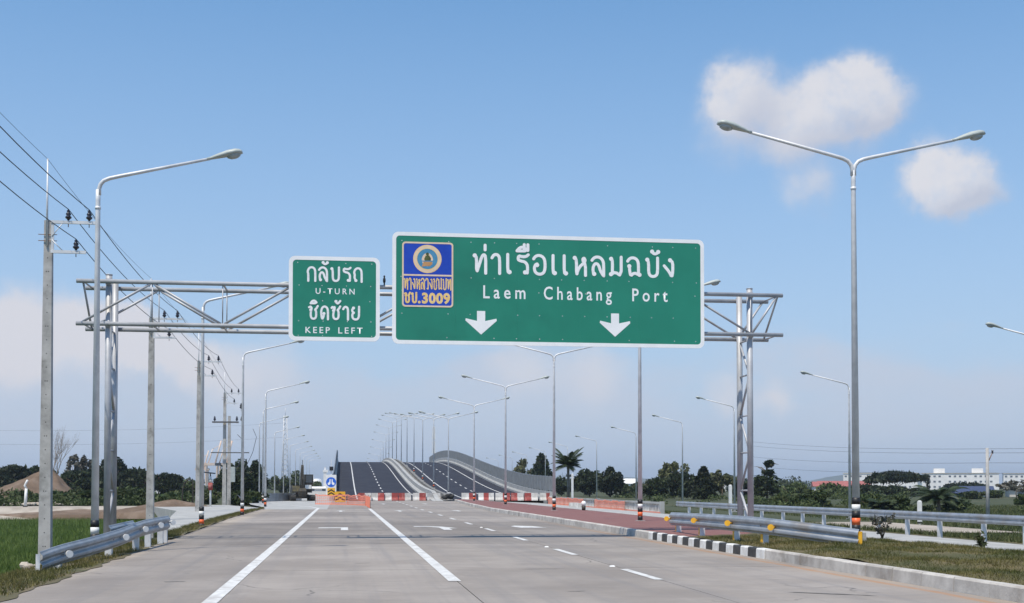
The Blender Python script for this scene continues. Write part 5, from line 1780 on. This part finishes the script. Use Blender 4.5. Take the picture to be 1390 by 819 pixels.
TREES = [
    ('cone', 44.9, 281.5, -0.3, 7.0, 9.0, "dark conical tree standing between the bridge fence and the coconut palm"),
    ('pale', 44.8, 310.3, -0.3, 6.3, 8.1, "pale yellow-green bushy tree showing over the near end of the bridge fence"),
    ('broad', 47.5, 239.0, -0.4, 7.2, 4.8, "dark rounded tree just right of the coconut palm"),
    ('broad', 49.9, 231.0, -0.4, 5.0, 4.9, "dark tree with a flat side shoot at its top, left of a right-hand lamp pole"),
    ('broad', 46.1, 262.2, -0.4, 4.7, 3.2, "low olive tree beneath the coconut palm crown"),
    ('bush', 59.2, 256.6, -0.4, 7.4, 3.1, "mid green bush left of the second banded lamp pole"),
    ('broad', 52.0, 204.9, -0.4, 5.7, 3.1, "dark round tree right of the second banded lamp pole"),
    ('pale', 58.9, 219.1, -0.4, 5.3, 6.3, "taller pale green tree rising behind the dark hedge of trees"),
    ('broad', 53.2, 192.6, -0.4, 5.1, 3.8, "dark dense tree at the foot of the tall right-hand lamp pole"),
    ('cone', 54.8, 186.3, -0.4, 4.3, 4.8, "blackish pointed tree midway between two right-hand lamp poles"),
    ('pale', 63.0, 203.4, -0.4, 4.9, 4.2, "light olive tree behind the white marker post by the gantry leg"),
    ('broad', 68.3, 210.2, -0.4, 4.6, 2.5, "dark low tree seen through the right gantry leg"),
    ('tier', 65.5, 187.9, -0.4, 4.4, 6.0, "tall dark tree with tiered top just right of the gantry leg"),
    ('bush', 80.0, 216.2, -0.4, 6.9, 2.6, "round green bush in front of the distant pale hill"),
    ('bush', 44.8, 115.0, -0.5, 4.2, 1.7, "sprawling mid green bush left of the double-arm lamp pole"),
    ('bush', 93.0, 229.6, -0.5, 7.1, 2.7, "dark bush below the red roof"),
    ('bush', 39.0, 107.7, -0.5, 2.6, 1.2, "small low bush nearest the right gantry leg"),
    ('broad', 105.1, 243.1, -0.5, 7.8, 2.2, "dark broad tree just right of the double-arm lamp pole"),
    ('rain', 124.8, 270.7, -0.5, 12.4, 5.5, "umbrella-shaped rain tree in front of the white apartment blocks"),
    ('broad', 106.8, 235.3, -0.5, 7.0, 2.0, "dense dark tree under the left side of the rain tree"),
    ('broad', 111.8, 234.6, -0.5, 6.7, 1.5, "dense dark tree under the right side of the rain tree"),
    ('bush', 50.0, 114.3, -0.5, 4.0, 1.2, "wide low bush behind the far guardrail under the dark trees"),
    ('bush', 45.9, 99.7, -0.5, 2.5, 1.0, "low shrub left of the white marker post"),
    ('column', 125.0, 255.6, -0.5, 1.4, 4.5, "narrow dark column tree against the white blocks"),
    ('broad', 192.6, 367.5, -0.5, 15.1, 2.7, "dark dome-shaped tree behind the blue roofed shed"),
    ('bush', 99.9, 188.3, -0.5, 4.7, 1.1, "small tree beside the blue roofed shed"),
    ('sparse', 120.0, 210.8, -0.5, 7.9, 3.1, "thin-leaved grey tree at the right edge"),
    ('bush', 75.3, 131.1, -0.5, 2.5, 1.0, "dark low bush below the thin-leaved grey tree"),
    ('bush', 112.9, 206.7, -0.5, 4.7, 0.4, "small scrubby bush left of the thin-leaved grey tree"),
    ('broad', -59.4, 235.1, -0.2, 7.9, 5.1, "dark tree at the far left edge behind the dirt mound"),
    ('broad', -56.5, 242.3, -0.2, 8.2, 5.0, "dark spreading tree behind the top of the dirt mound"),
    ('sparse', -54.3, 264.7, -0.2, 3.9, 8.3, "small tufted tree top standing highest left of the gantry leg"),
    ('sparse', -52.2, 267.4, -0.2, 3.9, 8.1, "tufted tree with split crown beside the gantry leg"),
    ('broad', -43.2, 217.8, -0.2, 7.4, 4.2, "wide mid green tree right of the dirt mound"),
    ('broad', -41.1, 232.6, -0.2, 6.1, 6.1, "dark tree partly behind the left gantry leg"),
    ('broad', -35.5, 224.3, -0.2, 6.7, 4.5, "mid green tree between the gantry leg and the second concrete pole"),
    ('broad', -31.5, 231.3, -0.2, 6.1, 3.8, "grey-green tree right of the second concrete pole"),
    ('bush', -29.1, 238.6, -0.2, 6.0, 3.3, "grey-green bush beside the curved pipe"),
    ('bush', -26.3, 126.7, -0.2, 5.0, 1.4, "thick green bush at the right foot of the dirt mound"),
    ('bush', -22.8, 128.2, -0.2, 4.4, 1.6, "thick green bush behind the left gantry leg"),
    ('bush', -19.9, 127.8, -0.2, 4.4, 1.3, "low green bush behind the second concrete pole"),
    ('bush', -29.1, 121.0, -0.2, 3.4, 0.6, "low scrub in front of the dirt mound"),
    ('bush', -26.7, 120.7, -0.2, 3.4, 0.7, "low scrub at the foot of the first concrete pole, in front of the mound"),
    ('bush', -16.8, 127.4, -0.2, 4.1, 1.1, "low green bush left of the third concrete pole"),
    ('broad', -15.3, 191.3, -0.1, 4.9, 5.1, "dense dark tree behind the second left lamp pole"),
    ('broad', -13.2, 195.5, -0.1, 4.1, 4.9, "dense dark tree right of the second left lamp pole"),
    ('broad', -18.7, 202.3, -0.1, 3.5, 3.7, "dark tree behind the paired transformer poles"),
    ('bush', -8.8, 114.2, -0.1, 3.7, 0.8, "low grey-green scrub below the dense dark trees"),
    ('bush', -16.7, 350.4, -0.1, 6.1, 5.3, "bush beyond the lamp row near the lattice tower"),
    ('bush', -13.2, 365.1, -0.1, 5.1, 5.8, "bush behind the raised arm of the excavator"),
    ('bush', -9.1, 394.8, -0.1, 6.0, 3.4, "small pale bush between the excavator and the traffic signs"),
    ('bush', -12.5, 122.8, -0.1, 2.8, 1.3, "low bush behind the red and white beacon post"),
]
for kd, x, y, zb, w, h, lab in TREES:
    tree(kd, x, y, zb, w, h, lab)

# far hedgerow that reads as one mass
def tree_mass(name, label, spots, n_per, mt):
    vs, qs, b0 = [], [], 0
    for x, y, z, w, h in spots:
        p = crown_points('bush', n_per) * np.array([w / 2, w / 2, h]) + np.array([x, y, z])
        v, q = leaf_quads(p, 0.07 * (w + h) * 0.5)
        vs.append(v); qs.append(q + b0); b0 += len(v)
    o = link(name, arrays_mesh(name, np.concatenate(vs), np.concatenate(qs), M[mt]), kind='stuff')
    o['label'] = label
    return o


sp = []
for k in range(150):
    a = RNG.uniform(-0.45, 0.75)
    d_ = RNG.uniform(420, 900)
    x, y = d_ * math.sin(a), d_ * math.cos(a)
    if -30 < x < 45 or 0.37 < a < 0.62: continue
    sp.append((x, y, -0.8, RNG.uniform(12, 30), RNG.uniform(3.5, 7.0)))
tree_mass('far_wood', 'far belt of dark trees along the horizon', sp, 260, 'leaf_mid')
sp = [(RNG.uniform(50, 140), RNG.uniform(90, 170), -0.6, RNG.uniform(2, 5), RNG.uniform(0.5, 1.3)) for k in range(46)]
sp += [(RNG.uniform(33, 60), RNG.uniform(88, 150), -0.6, RNG.uniform(2, 4), RNG.uniform(0.4, 1.1)) for k in range(30)]
sp = [q for q in sp if not (q[0] < 36 and q[1] > 140)]
sp += [(RNG.uniform(-60, -16), RNG.uniform(120, 175), -0.3, RNG.uniform(3, 6), RNG.uniform(0.8, 2.0)) for k in range(60)]
sp += [(RNG.uniform(-46, -15), RNG.uniform(112.5, 118), -0.3, RNG.uniform(2, 4.5), RNG.uniform(0.5, 1.3)) for k in range(50)]
sp += [(RNG.uniform(42, 120), RNG.uniform(135, 230), -0.6, RNG.uniform(3, 6), RNG.uniform(0.5, 1.5)) for k in range(75)]
sp = [q for q in sp if not (0.44 < math.atan2(q[0], q[1]) < 0.53 and q[1] > 100)]
tree_mass('scrub', 'low scrub filling the ground between the trees', sp, 240, 'leaf_mid')


# palms
def frond(mb, base, az, L, rise, droop, leaf, n_=14):
    P = []
    for i in range(n_ + 1):
        t = i / n_
        r_ = L * t * (1 - 0.12 * t)
        z = L * (rise * t - droop * t * t)
        P.append(Vector((base[0] + math.cos(az) * r_, base[1] + math.sin(az) * r_, base[2] + z)))
    mb.tube(P, [0.035 * (1 - 0.8 * i / n_) for i in range(n_ + 1)], 4)
    sd = Vector((-math.sin(az), math.cos(az), 0))
    for i in range(2, n_ + 1):
        t = i / n_
        w = leaf * math.sin(math.pi * min(1, 0.18 + t * 0.78))
        d_ = (P[i] - P[i - 1]).normalized()
        for s_ in (-1, 1):
            for o_ in (0.0, 0.5):
                c = P[i - 1].lerp(P[i], o_)
                tip = c + sd * s_ * w + d_ * w * 0.5 + Vector((0, 0, -w * 0.45))
                mb.add([c - d_ * 0.05, c + d_ * 0.06, tip], [(0, 1, 2)])


def palm(label, x, y, zb, trunk, L, nf, leaf, seed, name='coconut_palm', spread=(1.9, 0.10)):
    r = random.Random(seed)
    t = thing(name, label, 'palm', (x, y, zb))
    MB().tube([(0, 0, -0.3), (0.1, 0, trunk * 0.5), (0.05, 0.05, trunk)], [0.22, 0.15, 0.13], 8).build('trunk', M['bark_pale'], t)
    for k in range(nf):
        az = k * 2.4 + r.uniform(-0.2, 0.2)
        q = k / nf
        mb = MB()
        frond(mb, (0.05, 0.05, trunk), az, L * r.uniform(0.8, 1.1), lerp(spread[0], spread[1], q), lerp(0.85, 0.5, q), leaf)
        mb.build('frond', M['leaf_palm'], t)
    return t


palm('coconut palm with drooping fronds just right of the bridge screen fence', 24.6, 136.0, -0.4, 4.1, 2.1, 26, 0.6, 3)
for i, (dx, dy, tr, L, lab) in enumerate(((0, 0, 1.0, 2.5, 'dense palm-like clump behind the far guardrail, right of the umbrella tree'), (-3.2, 3.0, 0.4, 1.5, 'lower palm clump left of the dense palm-like clump'), (2.6, 2.5, 0.4, 1.5, 'small palm clump right of the dense palm-like clump'))):
    palm(lab, 46.3 + dx, 93.0 + dy, -0.6, tr, L, 26, 0.5, 30 + i, 'palm_clump', (1.3, 0.2))
palm('tiny palm far behind the right utility pole', 80.0, 137.0, -0.6, 0.7, 1.6, 12, 0.4, 50, 'palm_clump')

# bare branching tree behind the mound
bt = thing('bare_tree', 'leafless pale tree rising behind the top of the dirt mound', 'tree', (-33.4, 152.0, -0.2))
r = random.Random(2)
mb = MB()
def limb(p, d_, L, r0, lev):
    P = [p]
    for i in range(3):
        d_ = (d_ + Vector((r.uniform(-0.16, 0.16), r.uniform(-0.16, 0.16), 0.06))).normalized()
        P.append(P[-1] + d_ * L / 3)
    mb.tube(P, [r0, r0 * 0.85, r0 * 0.7, r0 * 0.5], 5)
    if lev > 0:
        for k in range(4 if lev > 1 else 5):
            limb(P[r.choice((1, 2, 3, 3))], (d_ + Vector((r.uniform(-0.6, 0.6), r.uniform(-0.6, 0.6), r.uniform(0.1, 0.5)))).normalized(), L * r.uniform(0.55, 0.75), r0 * 0.42, lev - 1)
for k in range(4):
    limb(Vector((0.25 * k - 0.4, 0, 2.0)), Vector((r.uniform(-0.22, 0.35), r.uniform(-0.2, 0.2), 1)).normalized(), 2.9, 0.06, 3)
mb.build('branches', M['bark_pale'], bt)
MB().tube([(0, 0, -0.4), (0.05, 0, 1.2), (0, 0, 2.4)], [0.2, 0.17, 0.14], 8).build('trunk', M['bark_pale'], bt)


# grass, rice and weeds
def blades(name, n_, sampler, h, w, mt, lean=0.35, keep=None, label=None):
    p = sampler(n_)
    if keep is not None:
        p = p[keep(p)]
    n_ = len(p)
    a = RNG.uniform(0, 2 * math.pi, n_)
    hh = h * RNG.uniform(0.5, 1.3, n_)
    dx, dy = np.cos(a) * w / 2, np.sin(a) * w / 2
    lx, ly = RNG.normal(0, lean, n_) * hh, RNG.normal(0, lean, n_) * hh
    v = np.stack([np.stack([p[:, 0] - dx, p[:, 1] - dy, p[:, 2] - 0.03], 1), np.stack([p[:, 0] + dx, p[:, 1] + dy, p[:, 2] - 0.03], 1),
                  np.stack([p[:, 0] + lx, p[:, 1] + ly, p[:, 2] + hh], 1)], axis=1).reshape(-1, 3)
    o = link(name, arrays_mesh(name, v, np.arange(n_ * 3).reshape(-1, 3), M[mt]), kind='stuff')
    if label: o['label'] = label
    return o


def patchy(p, sc, thr):
    s_ = np.sin(p[:, 0] * sc * 1.3 + 1.7 * np.sin(p[:, 1] * sc * 0.6)) + np.sin(p[:, 1] * sc + 2.1 * np.sin(p[:, 0] * sc * 0.8)) + RNG.normal(0, 0.6, len(p))
    return s_ > thr


def med_s(n_):
    y = RNG.uniform(4, 30.6, n_); u = RNG.uniform(0, 1, n_)
    xl = np.interp(y, [-40, 26, 75], [8.82, 8.60, 8.75]) + 0.19
    x = xl + (13.05 - xl) * u
    z = 0.19 + 0.045 * np.sin(x * 2.1 + y * 0.7) * np.sin(y * 1.3) + 0.03 * np.sin(x * 5.3 + 1) * np.sin(y * 3.1 + x) + 0.09 * np.sin((x - 8.8) / 4.3 * math.pi)
    return np.stack([x, y, z], 1)


blades('median_grass', 95000, med_s, 0.055, 0.014, 'grass', 0.9, lambda p: patchy(p, 1.6, -1.1), 'short dry grass on the median')


def strip_s(n_):
    y = RNG.uniform(14, 86, n_); u = RNG.uniform(0, 1, n_) ** 1.0
    y = np.where(RNG.uniform(0, 1, n_) < 0.6, RNG.uniform(14, 38, n_), y)
    xr = -4.45 - 0.018 * (np.clip(y, 0, 60) - 17)
    wd = np.where(y < 37, 4.0, np.interp(y, [36, 40, 80, 84], [0.4, 0.75, 0.5, 0.1]))
    x = xr - 0.02 - u * wd
    z = np.array([verge_z(a, b_) for a, b_ in zip(x, y)])
    z = np.where(y > 37, 0.02, z)
    return np.stack([x, y, z], 1)


blades('verge_grass', 70000, strip_s, 0.09, 0.016, 'grass', 0.7, lambda p: patchy(p, 2.2, -0.9), 'thin dry grass on the left verge')


def rice_s(n_):
    y = 16 + 85 * RNG.uniform(0, 1, n_) ** 1.35
    x = -8.9 - RNG.uniform(0, 1, n_) * (1.5 + 0.27 * y)
    return np.stack([x, y, np.full(n_, -1.10)], 1)


blades('rice_plants', 150000, rice_s, 0.26, 0.03, 'rice_leaf', 0.35, None, 'green rice plants in the field at left')


def field_s(n_):
    y = 24 + 100 * RNG.uniform(0, 1, n_) ** 1.2
    x = 21.2 + RNG.uniform(0, 1, n_) ** 1.3 * (0.75 * y)
    return np.stack([x, y, np.where(x < 24, -0.33 - (x - 21.2) * 0.07, -0.57)], 1)


blades('field_grass', 120000, field_s, 0.22, 0.05, 'field_leaf', 0.5,
       lambda p: (np.abs(p[:, 0] - np.interp(p[:, 1], [50, 100, 150], [26.5, 28.5, 31.5])) > 2.9) | (p[:, 1] < 50), 'rough grass beyond the far guardrail')


def weed(label, x, y, z, h, n_, seed, mt='leaf_mid'):
    r = random.Random(seed)
    t = thing('weed', label, 'plant', (x, y, z))
    st, lv = MB(), []
    for k in range(n_):
        a = r.uniform(0, 6.28); l_ = h * r.uniform(0.5, 1.1); s_ = r.uniform(0.15, 0.7)
        P = [(0, 0, 0), (math.cos(a) * l_ * s_ * 0.4, math.sin(a) * l_ * s_ * 0.4, l_ * 0.55), (math.cos(a) * l_ * s_, math.sin(a) * l_ * s_, l_)]
        st.tube(P, [0.008, 0.006, 0.003], 4)
        for j in range(9):
            q = r.uniform(0.35, 1.0)
            lv.append((P[2][0] * q + r.uniform(-0.05, 0.05), P[2][1] * q + r.uniform(-0.05, 0.05), P[2][2] * q + r.uniform(-0.04, 0.04)))
    st.build('stems', M['bark'], t)
    v, q = leaf_quads(np.array(lv), 0.065)
    link('leaves', arrays_mesh('leaves', v, q, M[mt]), t)


weed('leafy green weed growing at the right of the median in front of the far guardrail', 13.2, 24.6, 0.18, 0.34, 9, 3)
weed('sparse brown weed just behind the end of the right guardrail', 13.0, 29.0, 0.2, 0.62, 11, 6, 'leaf_grey')


# ------------------------------------------------------------------ far buildings and other distant things
WIN = MB().box((0, 0, 0), (1.35, 0.12, 1.05)).mesh('window', M['window'])


def block(label, x, y, w, dpt, h, rot, floors, per, roofs, group='white apartment blocks beyond the trees'):
    b = thing('apartment_block', label, 'building', (x, y, -0.6), rot, group)
    MB().box((0, 0, h / 2), (w, dpt, h)).build('walls', M['wall_white'], b)
    MB().box((0, 0, h + 0.25), (w + 0.6, dpt + 0.6, 0.5)).build('roof_edge', M['wall_cream'], b)
    for rx in roofs:
        MB().box((rx, 0, h + 1.9), (6.5, 5, 2.8)).build('roof_house', M['wall_white'], b)
    fh = h / floors
    for f in range(floors):
        for i in range(per):
            if (i % 5) == 4: continue
            link('window', WIN, b, (-w / 2 + w * (i + 0.5) / per, -dpt / 2 - 0.02, fh * (f + 0.52)))
    return b


block('white apartment block behind the umbrella tree, leftmost of the row', 332, 742, 44, 14, 9.8, -0.47, 3, 15, [])
block('white apartment block with two roof houses, second of the row', 374, 722, 44, 14, 9.6, -0.47, 3, 15, [-12, 10])
block('white apartment block behind the right utility pole', 416, 702, 44, 14, 9.4, -0.47, 3, 15, [14])
block('white apartment block cut by the right edge of the picture', 458, 682, 44, 14, 9.4, -0.47, 3, 15, [-8])


def shed(label, name, x, y, w, dpt, h, roof_h, rot, wall_m, roof_m, windows=0):
    b = thing(name, label, 'building', (x, y, -0.6), rot)
    MB().box((0, 0, h / 2), (w, dpt, h)).build('walls', wall_m, b)
    m_ = MB()
    m_.add([(-w / 2 - 0.4, -dpt / 2 - 0.5, h), (w / 2 + 0.4, -dpt / 2 - 0.5, h), (w / 2 + 0.4, dpt / 2 + 0.5, h), (-w / 2 - 0.4, dpt / 2 + 0.5, h), (-w / 2 - 0.4, 0, h + roof_h), (w / 2 + 0.4, 0, h + roof_h)],
           [(0, 1, 5, 4), (2, 3, 4, 5), (1, 2, 5), (3, 0, 4), (3, 2, 1, 0)])
    m_.build('roof', roof_m, b)
    for i in range(windows):
        link('window', WIN, b, (-w / 2 + w * (i + 0.5) / windows, -dpt / 2 - 0.02, h * 0.55))
    return b


shed('low shed with a blue metal roof left of the right utility pole', 'shed', 124.5, 235.0, 6.8, 5, 0.7, 0.0 + 1.4, -0.35, M['wall_cream'], M['blue_roof'])
shed('long low pale wall and shed right of the blue roofed shed', 'shed', 138.0, 228.0, 18, 5, 1.6, 0.7, -0.35, M['wall_cream'], M['deck_concrete'], 4)
shed('building with a dull red roof left of the double-arm lamp pole', 'red_roofed_building', 193.0, 478.0, 14, 12, 2.0, 1.9, -0.3, M['wall_white'], M['red_roof'], 5)
shed('long dull red roof farther back, right of the nearer red roof', 'red_roofed_building', 222.0, 536.0, 22, 14, 2.2, 2.2, -0.3, M['wall_white'], M['red_roof'], 8)
shed('small white house between the trees left of the second banded lamp pole', 'house', 89.0, 392.0, 7, 6, 2.9, 1.6, -0.1, M['wall_white'], M['wall_white'], 2)
shed('white building with stepped tops on the skyline right of the gantry leg', 'house', 150.0, 500.0, 12, 8, 4.2, 1.5, -0.2, M['wall_white'], M['wall_white'], 3)
shed('house with a pale red roof among the trees right of the second concrete pole', 'house', -43.0, 308.0, 9, 7, 2.6, 1.9, 0.1, M['wall_white'], M['red_roof'], 2)
shed('low white building between the excavator and the flyover', 'house', -4.5, 330.0, 10, 8, 1.5, 0.5, 0.0, M['wall_white'], M['wall_white'], 3)
tw = thing('white_tower', 'slim white tower with a stepped top left of the round blue sign', 'tower', (-6.6, 480.0, -0.5))
MB().box((0, 0, 3.6), (1.1, 1.1, 7.2)).build('shaft', M['wall_white'], tw)
MB().box((0.2, 0, 7.7), (1.9, 1.4, 1.0)).build('top', M['wall_white'], tw)
MB().box((0, 0, 8.7), (0.5, 0.5, 1.0)).build('spire', M['wall_white'], tw)
wt = thing('white_tower', 'thin white mast behind the flyover lamps, broken by the lamp poles', 'tower', (52.0, 720.0, 0.0))
for k in range(4):
    MB().box((0, 0, 8 + k * 8), (1.6, 1.6, 7.4 if k else 16), taper=0.9).build('segment', M['wall_white'], wt)


def tank(label, x, y, r_, h):
    t = thing('storage_tank', label, 'tank', (x, y, -0.6), group='white storage tanks on the skyline')
    MB().cyl((0, 0, 0), (0, 0, h), r_, 24).build('shell', M['tank'], t)
    m_ = MB(); m_.ellipsoid((0, 0, h), (r_, r_, r_ * 0.3), 20, 8); m_.build('dome', M['tank'], t)


tank('larger white domed tank on the skyline right of the excavator boom', -24.5, 900, 4.6, 8.8)
tank('smaller white domed tank on the skyline just right of the larger one', -18.0, 900, 3.4, 6.4)

# lattice tower
lt = thing('lattice_tower', 'tall thin lattice tower beyond the left lamp row', 'tower', (-18.0, 402.0, -0.4))
LH, B0, B1 = 24.2, 1.15, 0.45
for sx in (-1, 1):
    for sy in (-1, 1):
        MB().cyl((sx * B0, sy * B0, 0), (sx * B1, sy * B1, LH), 0.085, 6).build('leg', M['galv'], lt)
br_ = MB()
NB = 15
for i in range(NB):
    z0_, z1_ = LH * i / NB, LH * (i + 1) / NB
    a_, b_ = lerp(B0, B1, i / NB), lerp(B0, B1, (i + 1) / NB)
    for s_ in (-1, 1):
        br_.cyl((-a_, s_ * a_, z0_), (b_, s_ * b_, z1_), 0.05, 4)
        br_.cyl((a_, s_ * a_, z0_), (-b_, s_ * b_, z1_), 0.05, 4)
        br_.cyl((s_ * a_, -a_, z0_), (s_ * b_, b_, z1_), 0.05, 4)
    br_.cyl((-b_, -b_, z1_), (b_, -b_, z1_), 0.05, 4)
tag(br_.build('lattice', M['galv'], lt), kind='stuff')
MB().cyl((0, 0, LH), (0, 0, LH + 2.4), 0.06, 6).build('spike', M['galv'], lt)


def port_crane(label, x, y, s_):
    c = thing('port_crane', label, 'crane', (x, y, -0.6), group='port cranes on the far left skyline')
    for dx in (-8, 8):
        for dy in (-6, 6):
            MB().box((dx * s_, dy * s_, 14 * s_), (1.6 * s_, 1.6 * s_, 28 * s_)).build('leg', M['crane'], c)
    MB().box((0, 0, 28 * s_), (20 * s_, 14 * s_, 3 * s_)).build('portal_beam', M['crane'], c)
    MB().tube([(2 * s_, 0, 28 * s_), (9 * s_, 0, 56 * s_)], 1.0 * s_, 6).build('boom', M['crane'], c)
    MB().tube([(-6 * s_, 0, 28 * s_), (-1 * s_, 0, 46 * s_)], 0.8 * s_, 6).build('mast', M['crane'], c)
    MB().cyl((-1 * s_, 0, 46 * s_), (7 * s_, 0, 50 * s_), 0.35 * s_, 5).build('stay', M['crane'], c)


port_crane('port crane left of the taller pair on the far skyline by the second lamp pole', -156, 1440, 0.75)
port_crane('middle port crane on the far skyline, its boom raised', -144, 1440, 0.95)
port_crane('rightmost port crane on the far skyline, touching the pair of concrete poles', -132, 1440, 0.95)

# small utility pole with wires at right
sp_ = thing('utility_pole', 'slim grey pole with a short bracket behind the far guardrail at right', 'utility pole', (34.3, 63.2, -0.55))
MB().tube([(0, 0, -0.2), (0, 0, 4.1)], [0.11, 0.08], 8).build('shaft', M['pole_concrete'], sp_)
MB().cyl((0.05, 0, 3.35), (0.30, 0, 3.85), 0.03, 6).build('bracket', M['rust'], sp_)
MB().cyl((0.30, 0, 3.80), (0.30, 0, 3.98), 0.05, 6).build('insulator', M['insulator'], sp_)
ep = thing('utility_pole', 'thin distant pole seen between the legs of the right gantry support', 'utility pole', (39.0, 116.0, -0.55))
MB().tube([(0, 0, -0.2), (0, 0, 6.4)], [0.10, 0.07], 8).build('shaft', M['pole_concrete'], ep)
GW = 'thin wires over the field at right'
A = [(34.3, 63.2, 3.50), (34.3, 63.2, 3.28), (34.3, 63.2, 2.75), (34.3, 63.2, 2.2)]
B_ = [(39.0, 116.0, 5.75), (39.0, 116.0, 5.35), (39.0, 116.0, 4.3), (39.0, 116.0, 3.4)]
names = ['topmost', 'second', 'third', 'lowest']
for k in range(4):
    a, b_ = A[k], B_[k]
    wire('field_wire', names[k] + ' thin wire over the field at right, fixed to the slim grey pole', [(a[0] + 22, a[1] - 26, a[2] + 0.3), a, b_], 0.22, 0.009, GW)
for k, (z0_, z1_) in enumerate(((15.5, 17), (19.5, 21.5))):
    wire('transmission_wire', ('lower' if k == 0 else 'upper') + ' faint far transmission wire crossing low over the left skyline', [(-330, 395, z1_), (-180, 400, z0_ + 2), (-18, 402, z1_)], 3.0, 0.022, 'faint far wires at left')


# ------------------------------------------------------------------ air
hz = bpy.data.materials.new('haze')
hz.use_nodes = True
t = NT(hz.node_tree)
vol = t.n('ShaderNodeVolumePrincipled', {'Color': (0.82, 0.91, 1.0, 1), 'Density': 0.00016, 'Anisotropy': 0.25})
t.n('ShaderNodeOutputMaterial', {'Volume': vol.outputs[0]})
hb = MB().box((0, 3100, 39), (15000, 7600, 84))
hb.build('haze', hz, kind='stuff')
